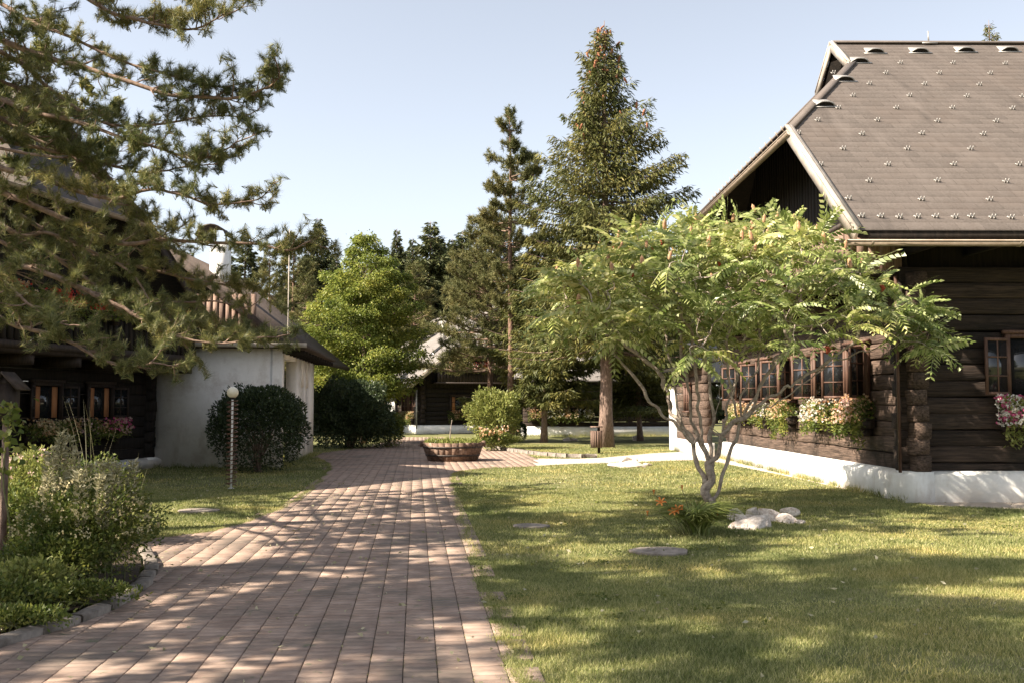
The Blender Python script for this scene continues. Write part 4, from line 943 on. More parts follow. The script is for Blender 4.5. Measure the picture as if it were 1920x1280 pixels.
bp([(180, 560), (300, 600), (360, 615), (420, 622), (500, 640)], 11.8, 11.6, 4.6, 40, .03)
bp([(60, 250), (140, 290), (210, 350), (260, 400), (330, 430)], 12.6, 12.9, 6.0, 40, .03)
# boughs outside the picture: the rest of the crown
NV = len(TO)
for z in np.arange(4.6, 10.8, .5):
    for q in range(4 if z > 8.2 else 2):
        az = rng.uniform(R_(-95), R_(95)) if z > 8.2 else rng.choice([rng.uniform(R_(65), R_(120)), rng.uniform(R_(-125), R_(-65))])
        L = 5.8*(1-max(0, (z-5.5)/6.4)**2.4)*rng.uniform(.6, 1.05)+.5
        dh = np.array([math.cos(az), math.sin(az), 0]); t = np.linspace(0, 1, 5)[:, None]
        bough(np.array([TX, TY, z])+dh*L*t+np.array([0, 0, 1.])*(-.12*t+.22*t**2.5)*L, 17, .045, dens=L/5, tw=(.4, 1.0))
TOB, TDB = TO[NV:], TDr[NV:]; TO, TDr = TO[:NV], TDr[:NV]
TB.build('branches', M['bark_twig'], fpine, smooth=True)
O = np.array(TO); D = np.array(TDr); per = 46
O2 = np.repeat(O, per, 0); D2 = np.repeat(D, per, 0); O2 = O2 + D2*rng.uniform(-.10, .015, (len(O2), 1))
Dn = unit(D2*1.0+rsph(len(O2))*.75)
cw = MB().add(*blades(O2, Dn, rng.uniform(.07, .12, len(O2)), .0046, tri=True))
O = np.array(TOB); D = np.array(TDB); O2 = np.repeat(O, 34, 0); D2 = np.repeat(D, 34, 0); O2 = O2 + D2*rng.uniform(-.12, .015, (len(O2), 1))
cw.add(*blades(O2, unit(D2*.9+rsph(len(O2))*.8), rng.uniform(.12, .2, len(O2)), .03, tri=True))
cw.build('crown', M['pine'], fpine)
print('fg pine tufts', len(O))
# second pine out of the picture on the left, shading the near path
pp = pine_parts(13.5, 3.0, 4.5, seed=61, step=.6, nb=6, tufts=32, per=50, nl=.17, nw=.04, rt=.24, spread=.22, prof=lambda u: (1-u**2.2)*(.7+.3*math.sin(u*11)))
tree('pine_tree', 'pine beside the near path, left of the camera, shading the front paving', (-9.9, 5.4, 0), pp, (M['bark_pine'], M['bark_twig'], M['pine']))
pt_ = [o for o in COL.objects if o.get('label', '').startswith('pine beside the near path')][0]
dup(pt_, (-9.6, 2.0, 0), 2.2, .9, label='pine standing level with the camera on the far left, shading the bottom of the path')
# ------------------------------------------------------------------ shrubs
def leafball(n, rx, ry, h, ls, seed, flat=.25, f=2.2, amp=.22, shell=.45, wd=.5, z0=0, pw_=2.0):
    r = np.random.default_rng(seed); d = unit(r.normal(size=(n, 3))); d[:, 2] = np.abs(d[:, 2])*r.choice([1, 1, 1, -.6], n)
    d /= (np.abs(d)**pw_).sum(1, keepdims=True)**(1/pw_)
    q = 1-r.uniform(0, 1, n)**1.6*shell; q *= 1+amp*lumpy(d*2.0, f, seed)
    P = d*q[:, None]*np.array([rx, ry, h/2])+[0, 0, h/2+z0]; P[:, 2] = np.maximum(P[:, 2], .02)
    D = unit(d*.7+np.array([0, 0, .25])+r.normal(0, .6, (n, 3)))
    return MB().add(*blades(P, D, ls*r.uniform(.6, 1.3, n), ls*wd*r.uniform(.7, 1.2, n), bend=.1))
def stems(h, rx, k, seed, r0=.02):
    r = np.random.default_rng(seed); b = MB()
    for i in range(k):
        a = r.uniform(0, 6.28); e = np.array([math.cos(a)*rx*r.uniform(.3, .85), math.sin(a)*rx*r.uniform(.3, .85), h*r.uniform(.55, .9)])
        b.tube(spline([(r.normal(0, .06), r.normal(0, .06), 0), e*.45+[0, 0, h*.1], e], 8), np.linspace(r0, r0*.25, 8), 5, cap=False)
    return b
def shrub(name, label, loc, foliage, mat, st_, cat='shrub', bark='bark_spruce', group=None):
    t = thing(name, label, cat, loc, 0, group); foliage.build('foliage', M[mat], t); st_.build('stems', M[bark], t); return t
g0 = gr(478, 886); shrub('round_bush', 'dense dark green bush against the white outbuilding wall', (g0[0], g0[1]+.35, 0), leafball(17000, 1.14, 1.05, 2.12, .085, 71, shell=.42, amp=.2, f=3, pw_=2.35), 'bush', stems(2.1, 1, 14, 71, .025), 'bush')
g0 = gr(690, 842); shrub('dark_shrub', 'dark spreading shrub in the shade below the hornbeam', (g0[0]-.8, g0[1]+1.2, 0), leafball(16000, 1.55, 1.5, 1.75, .12, 72, amp=.42, shell=.6, pw_=2.3), 'bush', stems(2, 1.6, 12, 72, .03))
g0 = gr(640, 846); shrub('dark_shrub', 'tall dark shrub beside the far corner of the white outbuilding', (g0[0]-.3, g0[1]+3.2, 0), leafball(17000, 1.6, 1.7, 2.6, .13, 73, amp=.42, shell=.6, pw_=2.3), 'bush', stems(3, 1.2, 12, 73, .03))
g0 = gr(725, 838); shrub('leafy_shrub', 'small sunlit shrub at the right end of the dark shrubs', (g0[0], g0[1]+.2, 0), leafball(5000, .62, .6, 1.25, .1, 74, amp=.3, pw_=2.8), 'herb', stems(1, .5, 8, 74))
g0 = at(926, 800, 38.5); shrub('leafy_shrub', 'loose pale green shrub behind the barrel planter', (g0[0], g0[1], 0), leafball(9000, 1.0, .9, 2.3, .12, 75, amp=.42, f=3, shell=.7), 'shrub', stems(2.3, .9, 14, 75))
g0 = gr(966, 827); shrub('clipped_bush', 'small clipped round bush at the end of the island lawn', (g0[0], g0[1]+.2, 0), leafball(6500, .52, .5, .85, .06, 76, amp=.06, shell=.25, pw_=3.5), 'bush', stems(.8, .4, 8, 76), 'bush')
g0 = gr(938, 832); shrub('grassy_perennial', 'low brownish green perennials left of the clipped bush', (g0[0], g0[1], 0), leafball(4200, .85, .4, .38, .12, 77, amp=.3, wd=.12), 'herb', stems(.3, .4, 6, 77, .008), 'plant')
g0 = at(925, 812, 36.5); t = shrub('flowering_perennial', 'clump with orange flowers beside the upright pale stone', (g0[0], g0[1], 0), leafball(2600, .55, .4, .75, .09, 78, amp=.3), 'herb', stems(.6, .4, 6, 78, .008), 'plant')
O = np.c_[rng.normal(0, .3, 70), rng.normal(-.1, .25, 70), rng.uniform(.45, .9, 70)]; O = np.repeat(O, 3, 0); MB().add(*blades(O, rsph(len(O)), .08, .07)).build('blossom', M['fl_orange'], t)
# ------------------------------------------------------------------ left flower bed
bc = gr(180, 1120)
def herbmass(name, label, cx, cy, rx, ry, h, n, ls, mat, seed, bl=None, nb=0, bs=.02, amp=.25):
    t = shrub(name, label, (cx, cy, .04), leafball(n, rx, ry, h, ls, seed, amp=.36, shell=.95, f=3.2, pw_=2.3), mat, stems(h, rx, 22, seed, .006), 'plant', 'herbstem')
    if bl:
        r = np.random.default_rng(seed+1); d = unit(r.normal(size=(nb, 3))); d[:, 2] = np.abs(d[:, 2]); q = 1+.2*lumpy(d*2, 2.2, seed)
        P = d*q[:, None]*np.array([rx, ry, h/2])*1.02+[0, 0, h/2]; 
        P = np.repeat(P, 7, 0)+r.normal(0, bs*.5, (nb*7, 3)); MB().add(*blades(P, unit(np.repeat(d, 7, 0)+r.normal(0, .6, (nb*7, 3))), bs, bs*.8)).build('blossom', M[bl], t)
    return t
M['herbstem'] = mnoise('green_stem', (.10, .11, .04), (.2, .19, .09), 12, .8, bmp=0)
herbmass('flowering_shrub', 'bushy garden plant dotted with small cream flowers at the front of the bed', bc[0]-.3, bc[1]+.5, .6, .56, .92, 11000, .042, 'herb', 81, 'fl_cream', 190, .026)
herbmass('flowering_shrub', 'looser plant with pinkish heads at the right tip of the bed', gr(235, 1085)[0]-.25, gr(235, 1085)[1]+.15, .3, .36, .5, 2800, .038, 'herb', 82, 'fl_pink', 55, .024)
herbmass('flowering_shrub', 'tall leafy plant with flat pale pink flower heads at the back of the bed', gr(60, 1010)[0], gr(60, 1010)[1], .62, .6, 1.02, 7500, .06, 'shrub', 83, 'fl_pink', 80, .036)
herbmass('leafy_plant', 'yellow-green groundcover at the left end of the bed edging', gr(25, 1150)[0], gr(25, 1150)[1]+.2, .36, .26, .34, 2600, .05, 'shrub', 84)
herbmass('leafy_plant', 'dark leafy clump behind the cream-flowered plant', gr(160, 1020)[0], gr(160, 1020)[1], .6, .5, .95, 8000, .055, 'herb', 85)
herbmass('leafy_plant', 'low ragged weeds between the kerb and the cream-flowered plant', gr(130, 1150)[0], gr(130, 1150)[1]+.1, .5, .16, .2, 2200, .04, 'herb', 86)
herbmass('leafy_plant', 'dense low greenery at the left edge below the bird house', gr(20, 1060)[0]-.1, gr(20, 1060)[1]+.1, .55, .5, .75, 7000, .055, 'herb', 87)
herbmass('leafy_plant', 'shadowed greenery behind the yellow-green groundcover', gr(85, 1120)[0], gr(85, 1120)[1]+.1, .45, .35, .5, 5000, .045, 'herb', 88)
herbmass('leafy_plant', 'flat weeds spilling onto the kerb at the lower left corner', gr(15, 1195)[0], gr(15, 1195)[1]+.1, .4, .16, .16, 1800, .04, 'herb', 89)
herbmass('leafy_plant', 'low weeds filling the bare strip beside the kerb in the lower left', gr(-40, 1170)[0], gr(-40, 1170)[1]+.15, .55, .25, .26, 3000, .045, 'herb', 90)
def spikes(label, px, py, Y, k, hgt, seed):
    r = np.random.default_rng(seed); p0 = at(px, py, Y); t = thing('spike_plant', label, 'plant', (p0[0], p0[1], .04)); b = MB(); Os, Ds = [], []
    for i in range(k):
        x, y = r.normal(0, .08, 2); hh = hgt*r.uniform(.8, 1.05); lx, ly = r.normal(0, .07, 2)
        P = spline([(x, y, 0), (x+lx*.4, y+ly*.4, hh*.5), (x+lx, y+ly, hh)], 10); b.tube(P, np.linspace(.006, .003, 10), 4)
        m = 230; q = r.uniform(.52, 1.0, m); w_ = np.interp(q, [.52, .62, .9, 1], [.075, .08, .055, .012]); a = r.uniform(0, 6.28, m)
        c = np.c_[x+lx*q**1.5, y+ly*q**1.5, hh*q]; MB().add(*blades(c+np.c_[np.cos(a), np.sin(a), np.zeros(m)]*w_[:, None]*.3, np.c_[np.cos(a), np.sin(a), r.uniform(.1, .9, m)], r.uniform(.035, .075, m), .018, bend=.2)).build('spike', M['spike'], t)
    b.build('stems', M['herbstem'], t); return t
spikes('tallest greyish flower spikes standing left in the bed', 105, 1000, 9.2, 3, 1.3, 91)
spikes('grey flower spikes between the tallest ones and the pale ones', 150, 1000, 9.6, 4, 1.25, 92)
spikes('pale flower spikes at the right end of the spikes in the bed', 222, 1000, 9.3, 3, 1.2, 93)
spikes('shorter dry spikes behind the cream-flowered plant', 190, 1000, 9.0, 3, 1.12, 94)
def straps(name, label, loc, n, L, Wd, mat, seed, spread=.25, up=1.0, droop=.6, cat='plant'):
    r = np.random.default_rng(seed); t = thing(name, label, cat, loc); b = MB()
    for i in range(n):
        a = r.uniform(0, 6.28); e = r.uniform(.15, 1)*spread; l = L*r.uniform(.6, 1.1); dh = np.array([math.cos(a), math.sin(a), 0]); s_ = np.array([-dh[1], dh[0], 0]); s_ = unit(s_+dh*r.normal(0, .4))
        k_ = 8; q = np.linspace(0, 1, k_); P = r.normal(0, .05, 3)*[1, 1, 0]+dh*(e*q+droop*l*q**2*.75)[:, None]+np.array([0, 0, 1.])*(l*up*(q-droop*.62*q**2.4))[:, None]
        w_ = Wd*np.interp(q, [0, .3, .8, 1], [.7, 1, .6, .05])*r.uniform(.7, 1.2); fold = np.array([0, 0, -1.])*(w_*.25)[:, None]
        V = np.stack([P-s_*w_[:, None]/2, P+fold, P+s_*w_[:, None]/2], 1).reshape(-1, 3); i0 = np.arange(k_-1)*3
        b.add(V, np.vstack([np.stack([i0, i0+1, i0+4, i0+3], 1), np.stack([i0+1, i0+2, i0+5, i0+4], 1)]))
    b.build('leaves', M[mat], t); return t
p0 = gr(22, 1120); straps('iris_plant', 'grey-green iris fans at the lower left edge of the picture', (p0[0], p0[1]+.15, .04), 34, .55, .032, 'iris', 95, .22, 1, .25)
p0 = gr(95, 1085); straps('tall_grass', 'arching straw-coloured grass beside the iris leaves', (p0[0], p0[1]+.2, .04), 70, .85, .008, 'spike', 96, .3, 1, .45)
p0 = gr(130, 1050); straps('tall_grass', 'few tall thin grass stalks rising above the bed plants', (p0[0], p0[1]+.6, .04), 9, 1.75, .006, 'spike', 97, .25, 1, .15)
p0 = gr(215, 1040); straps('tall_grass', 'tall thin stalk standing by the pale flower spikes', (p0[0], p0[1]+.3, .04), 4, 1.6, .006, 'spike', 98, .18, 1, .12)
ye = thing('yellow_leaf_plant', 'plant with a big yellowing leaf between iris and flower spikes', 'plant', (gr(45, 1060)[0], gr(45, 1060)[1]+.3, .04))
MB().tube([(0, 0, 0), (.02, 0, .4), (.03, -.02, .62)], .006, 5).build('stem', M['herbstem'], ye)
a = np.linspace(0, 2*PI, 13)[:-1]; MB().add(np.vstack([[[.03, -.03, .6]], np.c_[.03+np.cos(a)*.055, -.03-.03*np.abs(np.cos(a)), .6+np.sin(a)*.075]]), [[0, i+1, (i+1) % 12+1] for i in range(12)]).build('leaf', mnoise('yellow_leaf', (.55, .33, .04), (.66, .45, .09), 20, .6), ye)
# ------------------------------------------------------------------ bird house
bh = thing('bird_house', 'weathered wooden bird house on a post at the left edge', 'bird house', (*at(8, 900, 9.6)[:2], 0))
z0 = at(8, 790, 9.6)[2]; zr_ = at(8, 700, 9.6)[2]
MB().tube([(0, 0, 0), (0, 0, z0)], .035, 8).build('post', M['bark_spruce'], bh)
MB().box(-.085, .085, -.08, .08, z0, zr_-.10).prism([(-.085, -.08, zr_-.10), (.085, -.08, zr_-.10), (0, -.08, zr_-.03)], (0, .16, 0)).build('body', M['frame_dark'], bh)
MB().tube([(0, -.082, z0+.13), (0, -.07, z0+.13)], .03, 12).build('entrance', M['dark'], bh)
MB().prism([(-.15, -.13, zr_-.16), (0, -.13, zr_), (0, -.13, zr_+.02), (-.165, -.13, zr_-.15)], (0, .26, 0)).prism([(.15, -.13, zr_-.16), (0, -.13, zr_), (0, -.13, zr_+.02), (.165, -.13, zr_-.15)], (0, .26, 0)).build('roof', M['tile_brown'], bh)
vp = at(15, 800, 9.2); vn = thing('climbing_plant', 'broad-leaved yellow-green vine growing around the bird house post', 'plant', (vp[0], vp[1], 0))
vz = [at(10, y_, 9.2)[2] for y_ in (850, 752)]
MB().tube(spline([(0, 0, 0), (.05, 0, .5), (-.03, 0, 1.0), (.02, 0, vz[1])], 14), .008, 5).build('stems', M['herbstem'], vn)
O = np.c_[rng.normal(.03, .09, 90), rng.normal(-.05, .06, 90), rng.uniform(vz[0]-.15, vz[1], 90)]; MB().add(*blades(O, unit(rsph(90)+np.array([.3, -.3, -.4])), rng.uniform(.06, .1, 90), rng.uniform(.05, .08, 90), bend=.15)).build('foliage', M['herb'], vn)
# ------------------------------------------------------------------ lamp, tub, bin
g0 = gr(433, 916); zb = at(430, 735, g0[1])[2]
lm = thing('garden_lamp', 'white globe lamp on a thin pole wound with a copper coil', 'lamp', (g0[0], g0[1], 0))
MB().tube([(0, 0, 0), (0, 0, zb-.1)], .022, 10).lathe([(.07, 0), (.07, .012), (.03, .03)], 16).build('pole', M['white'], lm)
a = np.linspace(0, 2*PI*19, 19*16); MB().tube(np.c_[np.cos(a)*.105, np.sin(a)*.105, np.linspace(.06, zb-.16, len(a))], .011, 5).build('coil', M['copper'], lm, smooth=True)
MB().lathe([(.02, zb-.14), (.05, zb-.13), (.06, zb-.10), (.05, zb-.095)], 16).build('collar', M['iron'], lm)
q = np.linspace(-PI/2, PI/2, 17); MB().lathe(np.c_[np.cos(q)*.115+1e-4, np.sin(q)*.115+zb], 28).build('globe', M['globe'], lm, smooth=True)
g0 = gr(846, 866); tb = thing('barrel_planter', 'wide wooden half-barrel planter with two hoops on the paved path', 'planter', (g0[0], g0[1]+.75, 0), R_(8))
st_ = MB(); a = np.linspace(0, 2*PI, 29)[:-1]; da = 2*PI/28
for i, x in enumerate(a):
    r0, r1, hh = .74, .93, .56+rng.uniform(-.006, .01); rows_ = []
    for z, r in ((0.015, r0), (hh*.5, (r0+r1)/2+.012), (hh, r1)):
        for rr in (r-.045, r):
            for aa in (x-da*.488, x+da*.488): rows_.append((math.cos(aa)*rr, math.sin(aa)*rr, z))
    st_.add(rows_, [[0,1,3,2],[8,10,11,9],[2,3,7,6],[6,7,11,10],[0,4,5,1],[4,8,9,5],[0,2,6,4],[4,6,10,8],[1,5,7,3],[5,9,11,7]])
st_.build('staves', M['tub'], tb)
for z in (.16, .40):
    r = .74+.19*z/.56+.012; MB().lathe([(r-.004, z), (r+.008, z), (r+.022, z+.055), (r+.008, z+.055)], 48).build('hoop', M['iron'], tb)
MB().lathe([(.001, .47), (.5, .5), (.87, .47)], 32).build('soil', M['soil'], tb)
for sg in (-1, 1):
    b = MB().box(sg*.93-.05, sg*.93+.05, -.09, .09, .43, .6).tube([(sg*.97, -.05, .5), (sg*1.03, -.05, .46), (sg*1.03, .05, .46), (sg*.97, .05, .5)], .012, 6); b.build('handle', M['tub'], tb)
pl2 = thing('planter_herbs', 'low green herbs growing in the barrel planter', 'plants', (g0[0], g0[1]+.75, .48))
n_ = 2600; r = np.sqrt(rng.uniform(0, 1, n_))*.84; a = rng.uniform(0, 6.28, n_); O = np.c_[r*np.cos(a), r*np.sin(a), rng.uniform(0, .16, n_)*(.4+.6*np.abs(np.sin(a*3+r*4)))]
MB().add(*blades(O, unit(rsph(n_)*.7+np.array([0, 0, .8])), rng.uniform(.06, .14, n_), .03, bend=.15)).build('foliage', M['shrub'], pl2)
MB().tube(spline([(-.1, .1, 0), (-.08, .1, .4), (-.03, .08, .75)], 8), np.linspace(.018, .008, 8), 6).build('bare_stem', M['bark_sumac'], pl2)
g0 = gr(1123, 849); bi = thing('litter_bin', 'small round litter bin of upright wooden slats on a post by the spruce trunk', 'litter bin', (g0[0], g0[1], 0))
MB().box(-.045, .045, -.045, .045, 0, .95).build('post', M['frame_dark'], bi)
b = MB()
for k in range(14):
    x = k*2*PI/14; c = np.array([-.09+math.cos(x)*.19, math.sin(x)*.19-.06, 0]); b.bar(c+[0, 0, .2], c+[0, 0, .78+rng.uniform(-.01, .01)], .065, .025, up=(math.cos(x), math.sin(x), 0))
b.build('slats', M['board'], bi)
for z in (.3, .65): MB().lathe([(.172, z), (.177, z), (.177, z+.03), (.172, z+.03)], 20, c=(-.09, -.06, 0)).build('hoop', M['iron'], bi)
MB().lathe([(.165, .22), (.165, .74)], 18, c=(-.09, -.06, 0)).build('liner', M['iron'], bi)
MB().box(-.29, .12, -.24, .12, .90, .94).build('lid', M['board'], bi)
# ------------------------------------------------------------------ rocks, slabs, edging
import bmesh
def rockmesh(seed, flat=.6):
    bm = bmesh.new(); bmesh.ops.create_icosphere(bm, subdivisions=3, radius=1); r = np.random.default_rng(seed)
    V = np.array([v.co for v in bm.verts]); pl3 = unit(r.normal(size=(16, 3)))
    d = np.ones(len(V))
    for p_ in pl3: q_ = V@p_; c_ = r.uniform(.5, .78); d = np.where(q_ > c_, np.minimum(d, c_/np.maximum(q_, .01)), d)
    V = V*d[:, None]*(1+.05*lumpy(V, 4, seed)[:, None])*[1, .8, flat]
    for v, c in zip(bm.verts, V): v.co = c
    me = bpy.data.meshes.new('rock'); bm.to_mesh(me); bm.free(); me.materials.append(M['rock']); return me
rocks = [rockmesh(s, f) for s, f in ((1, .6), (2, .75), (3, .5), (4, .65), (5, .8))]
def rock(px, py, w_px, label, group, hk=1.0, dz=0):
    g_ = gr(px, py); s_ = w_px/2/F*g_[1]; o = bpy.data.objects.new('rock', rocks[rng.integers(0, 5)]); COL.objects.link(o)
    s_ *= 1.15; o.location = (g_[0], g_[1], s_*.2*hk+dz*.7); o.scale = (s_*1.25, s_, s_*(.5+.5*hk)); o.rotation_euler = (rng.normal(0, .15), rng.normal(0, .15), rng.uniform(0, 6.28)); tag(o, label, 'rock', group); return o
GA = 'pale rocks in the pile beside the daylilies'
for px, py, w_, hk_, dz_, lab in ((1386, 976, 40, 1, 0, 'rounded pale rock at the left end of the pile by the daylilies'), (1412, 970, 38, 1.3, .04, 'tall pinkish rock second from the left in the pile by the daylilies'), (1446, 975, 50, 1.1, 0, 'largest pale grey rock in the middle of the pile by the daylilies'),
     (1480, 968, 32, 1.2, .05, 'small pink rock on top at the right of the pile by the daylilies'), (1478, 980, 34, .9, 0, 'smooth pale rock low at the right of the pile by the daylilies'), (1497, 981, 28, .6, 0, 'flat grey stone at the right tip of the pile by the daylilies'), (1405, 990, 78, .28, 0, 'long flat slab in front of the rock pile by the daylilies'), (1438, 988, 22, 1.2, .0, 'dark notched rock on the slab in front of the pile by the daylilies')):
    rock(px, py, w_, lab, GA, hk_, dz_)
GB = 'white rocks on the middle lawn'
for px, py, w_, hk_, lab in ((1172, 868, 32, 1.1, 'white boulder on the little pile beyond the sunlit lawn'), (1190, 868, 18, 1.0, 'brownish rock right of the white boulder on the sunlit lawn'), (1152, 873, 22, .45, 'flat white stone left of the white boulder on the sunlit lawn'), (1180, 875, 64, .22, 'long low white stone in front of the white boulder'), (1214, 872, 22, .35, 'flat pale stone at the right tip of the sunlit lawn pile'),
     (1062, 826, 16, 1, 'left white stone of the two by the far plinth'), (1078, 826, 14, 1, 'right white stone of the two by the far plinth'), (1192, 825, 24, 1, 'grey stone at the foot of the shaded spruce')):
    rock(px, py, w_, lab, GB, hk_)
o = rock(925, 826, 26, 'upright pale stone among the orange flowers behind the planter', 'white rocks on the middle lawn', 1.9)
for px, py, w_, lab in ((995, 988, 68, 'flat stone slab in the lawn beside the path edge'), (1237, 1036, 108, 'large flat stone slab sunk in the lawn in front of the daylilies'), (372, 959, 76, 'flat stone slab in the left lawn strip')):
    g_ = gr(px, py); s_ = w_/2/F*g_[1]; a = np.linspace(0, 2*PI, 41)[:-1]; rr = s_*(1+.04*np.sin(a*3+px)+.025*np.sin(a*7+py)+rng.normal(0, .008, 40))
    o = MB().prism(np.c_[np.cos(a)*rr, np.sin(a)*rr*.85, np.zeros(40)], (0, 0, .035)).build('stone_slab', M['slab'], bevel=.008); o.location = (g_[0], g_[1], 0); tag(o, lab, 'stone slab')
kb = [MB().box(-.5, .5, -.5, .5, 0, 1).mesh('kerb_stone', M['kerb']) for _ in range(1)][0]
def kerbs(pts, name, label, w_, h_, ln, grp, jit=.02):
    P = dens([gr(*p) for p in pts], 20); sg = np.linalg.norm(np.diff(P, axis=0), axis=1); s_ = np.r_[0, np.cumsum(sg)]; n_ = int(s_[-1]/ln)
    for i in range(n_):
        c0, c1 = [np.array([np.interp(v, s_, P[:, 0]), np.interp(v, s_, P[:, 1])]) for v in (i*ln+.006, (i+1)*ln-.006)]
        d_ = c1-c0; l_ = np.linalg.norm(d_); mid_ = (c0+c1)/2+rng.normal(0, jit*.3, 2)
        b = MB(); nseg = 5; t = np.linspace(-.5, .5, nseg); sec = np.array([[-.5, 0], [-.5, .85], [-.38, 1], [.38, 1], [.5, .85], [.5, 0]])
        V = np.array([[tt*l_, s2[0]*w_*(1+rng.normal(0, .05)), s2[1]*h_*(1+rng.normal(0, .06))] for tt in t for s2 in sec]); ii_ = np.arange(nseg-1)[:, None]*6; jj_ = np.arange(5)[None]
        b.add(V, np.stack([ii_+jj_, ii_+jj_+1, ii_+6+jj_+1, ii_+6+jj_], -1).reshape(-1, 4), [[0,1,2,3,4,5]], [[29,28,27,26,25,24]])
        o = b.build(name, M['kerb']); o.location = (mid_[0], mid_[1], 0); o.rotation_euler = (0, 0, math.atan2(d_[1], d_[0])+rng.normal(0, .02)); tag(o, label, 'kerb stone', grp)
kerbs([(-120, 1248), (0, 1213), (110, 1180), (190, 1150), (252, 1112), (278, 1088), (284, 1062), (268, 1035)], 'kerb_stone', 'grey kerb stone edging the flower bed along the brick path', .13, .075, .42, 'kerb stones round the flower bed')
kerbs([(905, 838), (950, 845), (985, 850), (1030, 855), (1080, 858), (1140, 857)], 'edging_stone', 'low edging stone in the curved row along the island lawn', .16, .13, .5, 'edging stones of the island lawn')
# ------------------------------------------------------------------ daylily
g_ = gr(1312, 1005); dl = straps('daylily', 'arching daylily clump with orange blooms at the foot of the sumac', (g_[0], g_[1]+.12, 0), 300, .8, .026, 'blade', 101, .24, 1.0, .92)
def lily(px, py, Y, s_=.055, closed=False):
    c = at(px, py, Y)-np.array([g_[0], g_[1]+.12, 0]); b = MB(); r = np.random.default_rng(px)
    hd = unit(np.array([r.normal(0, .4), -.5, .5])) if not closed else np.array([0, 0, 1.])
    e1 = unit(np.cross(hd, [1, .2, 0])); e2 = np.cross(hd, e1)
    for k in range(6):
        a = k*PI/3; rd = math.cos(a)*e1+math.sin(a)*e2; w_ = np.cross(hd, rd); sp2 = .25 if closed else 1.0
        P = [c, c+hd*s_*.9+rd*s_*.45*sp2, c+hd*s_*1.25+rd*s_*1.15*sp2, c+hd*s_*1.0+rd*s_*1.6*sp2]; ww = [.006, s_*.42, s_*.45, .004]
        V = []; 
        for p_, q_ in zip(P, ww): V += [p_-w_*q_/2, p_+w_*q_/2]
        b.add(V, [[0,1,3,2],[2,3,5,4],[4,5,7,6]])
    b.build('bloom', M['lily'], dl)
    q_ = np.array([c[0]*.35, c[1]*.35, 0]); MB().tube(spline([q_, (q_+c)/2+[0, 0, .12], c], 8), .006, 5).build('stalk', M['herbstem'], dl)
Yl = g_[1]
for px, py, cl in ((1240, 944, False), (1264, 962, False), (1271, 958, False), (1279, 955, True), (1226, 926, True), (1214, 966, True), (1279, 918, True), (1345, 966, True)): lily(px, py, Yl-.05, .05, cl)
lt = thing('spiky_weed', 'thin pointed leaf blades beside the rock pile', 'plant', (*gr(1370, 978), 0))
b = MB()
for dx in (-.03, .0, .04): b.tube([(dx, 0, 0), (dx*1.8+.02, 0, .26)], [.006, .001], 4)
b.build('leaves', M['blade'], lt)
# ------------------------------------------------------------------ grass
def grass(n, y0, y1, hgt, wd):
    Y = np.sqrt(rng.uniform(y0**2, y1**2, n)); X = rng.uniform(-1, 1, n)*(Y*.535+.6); P = np.c_[X, Y]
    ok = ~inside(P, PATH) & ~inside(P, GRAVEL) & ~inside(P, BED); ok &= ~((P[:, 0] > 6.6) & (P[:, 1] > 17.0)); ok &= ~((lumpy(np.c_[P*.9+7, np.zeros(n)], 1.6, 8) > .3) & (rng.uniform(0, 1, n) < .55)); P = P[ok]; m = len(P)
    f = .5+.5*lumpy(np.c_[P*1.1, np.zeros(m)], 1.0, 5)
    O = np.c_[P, np.zeros(m)]; D = unit(np.c_[rng.normal(0, .5, (m, 2)), np.ones(m)])
    return blades(O, D, hgt*rng.uniform(.5, 1.25, m)*(.45+1.0*f), wd*rng.uniform(.7, 1.3, m), tri=True)
gm = MB(); gm.add(*grass(420000, 5.2, 11, .042, .0055)); gm.add(*grass(420000, 11, 20, .042, .009)); gm.add(*grass(260000, 20, 42, .05, .018))
# ragged fringe over the paving edge and tufts in the joints
for E in (PL[int(len(PL)*.45):], PR):
    m = 30000; i = rng.integers(0, len(E)-1, m); f = rng.uniform(0, 1, m)[:, None]; P = E[i]*(1-f)+E[i+1]*f+rng.normal(0, .035, (m, 2))
    gm.add(*blades(np.c_[P, np.zeros(m)], unit(np.c_[rng.normal(0, .6, (m, 2)), np.ones(m)]), rng.uniform(.02, .06, m), .006, tri=True))
wl_ = [((-9.7, 26.7), (-6.25, 26.7)), ((-6.1, 26.9), (-6.7, 33.8)), ((-12.0, 15.2), (-9.45, 26.6)), ((6.6, 31.5), (6.68, 17.2)), ((.6, 54.2), (10, 54.5))]
for a_, b_ in wl_:
    a_, b_ = np.array(a_), np.array(b_); m = int(np.linalg.norm(b_-a_)*260); q = rng.uniform(0, 1, m); q = q[np.sin(q*31)+np.sin(q*77) > -.6][:, None]; m = len(q)
    P = a_*(1-q)+b_*q+rng.normal(0, .07, (m, 2)); gm.add(*blades(np.c_[P, np.zeros(m)], unit(np.c_[rng.normal(0, .45, (m, 2)), np.ones(m)]), rng.uniform(.05, .2, m), .012, tri=True))
kind(gm.build('grass', M['grass']), 'stuff')
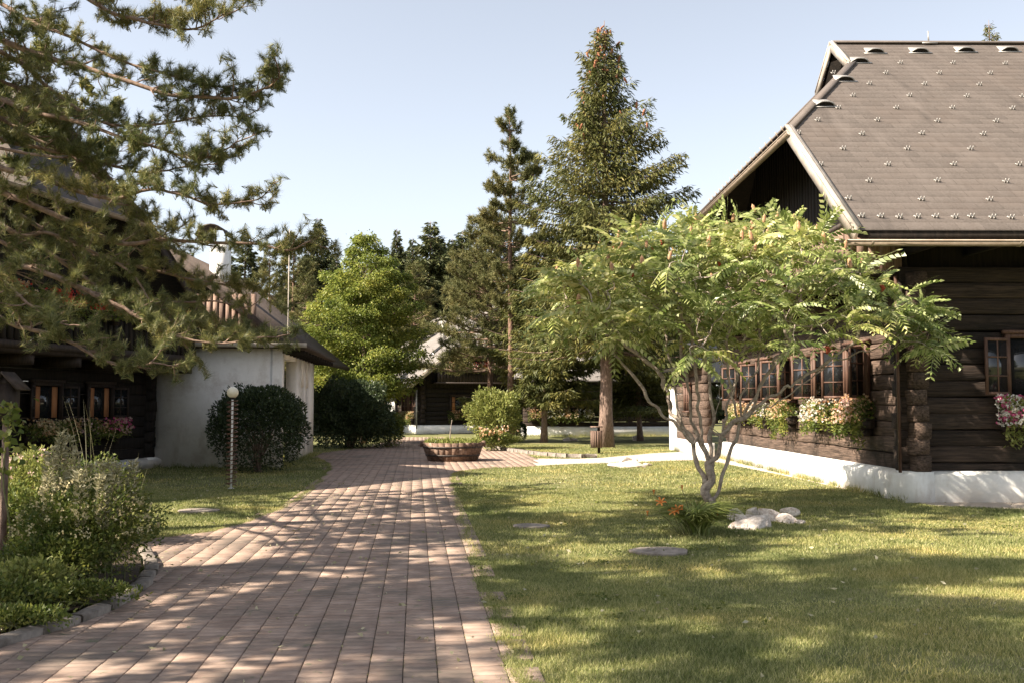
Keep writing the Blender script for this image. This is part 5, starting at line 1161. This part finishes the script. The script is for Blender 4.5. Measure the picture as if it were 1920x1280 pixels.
m = 420; row = rng.integers(-14, 14, m); P = (row*pw-pw/2)[:, None]*ux + rng.uniform(1.5, 18, m)[:, None]*uy + np.array([-1.2, 4.]); P = P[inside(P, PATH)]
P = np.repeat(P, 12, 0); P += rng.normal(0, 1, P.shape)*[.006, .035]; gj = MB(); gj.add(*blades(np.c_[P, np.full(len(P), .006)], unit(np.c_[rng.normal(0, .9, (len(P), 2)), np.ones(len(P))]), rng.uniform(.008, .028, len(P)), .005, tri=True))
kind(gj.build('path_weeds', M['grass']), 'stuff')
m = 900; P = np.c_[rng.uniform(-5, 1.5, m), np.sqrt(rng.uniform(30, 420, m))]; P = P[inside(P, PATH)]; gj = MB(); gj.add(*blades(np.c_[P, np.full(len(P), .024)], unit(np.c_[rng.normal(0, 1, (len(P), 2)), rng.uniform(.02, .3, len(P))]), rng.uniform(.02, .05, len(P)), rng.uniform(.004, .02, len(P))))
kind(gj.build('fallen_litter', M['spike']), 'stuff')

n_ = 2600; Y = np.sqrt(rng.uniform(30, 420, n_)); X = rng.uniform(-1, 1, n_)*(Y*.53); P = np.c_[X, Y]; P = P[~inside(P, PATH) & ~inside(P, GRAVEL) & ~inside(P, BED)]
P = P[lumpy(np.c_[P*.8, np.zeros(len(P))], 1.3, 9) > .08]; P = np.repeat(P, 7, 0)+rng.normal(0, .05, (len(P)*7, 2))
lw = MB(); lw.add(*blades(np.c_[P, np.full(len(P), .025)], unit(np.c_[rng.normal(0, 1, (len(P), 2)), rng.uniform(.1, .6, len(P))]), rng.uniform(.02, .045, len(P)), rng.uniform(.012, .022, len(P)), bend=.15))
kind(lw.build('clover', M['herb']), 'stuff')
n_ = 900; Y = np.sqrt(rng.uniform(30, 500, n_)); P = np.c_[rng.uniform(-1, 1, n_)*Y*.53, Y]; P = P[~inside(P, BED)]
lw = MB(); lw.add(*blades(np.c_[P, np.full(len(P), .035)], unit(np.c_[rng.normal(0, 1, (len(P), 2)), rng.uniform(-.1, .35, len(P))]), rng.uniform(.03, .07, len(P)), rng.uniform(.015, .035, len(P)), bend=.2))
kind(lw.build('fallen_leaves', M['spike']), 'stuff')
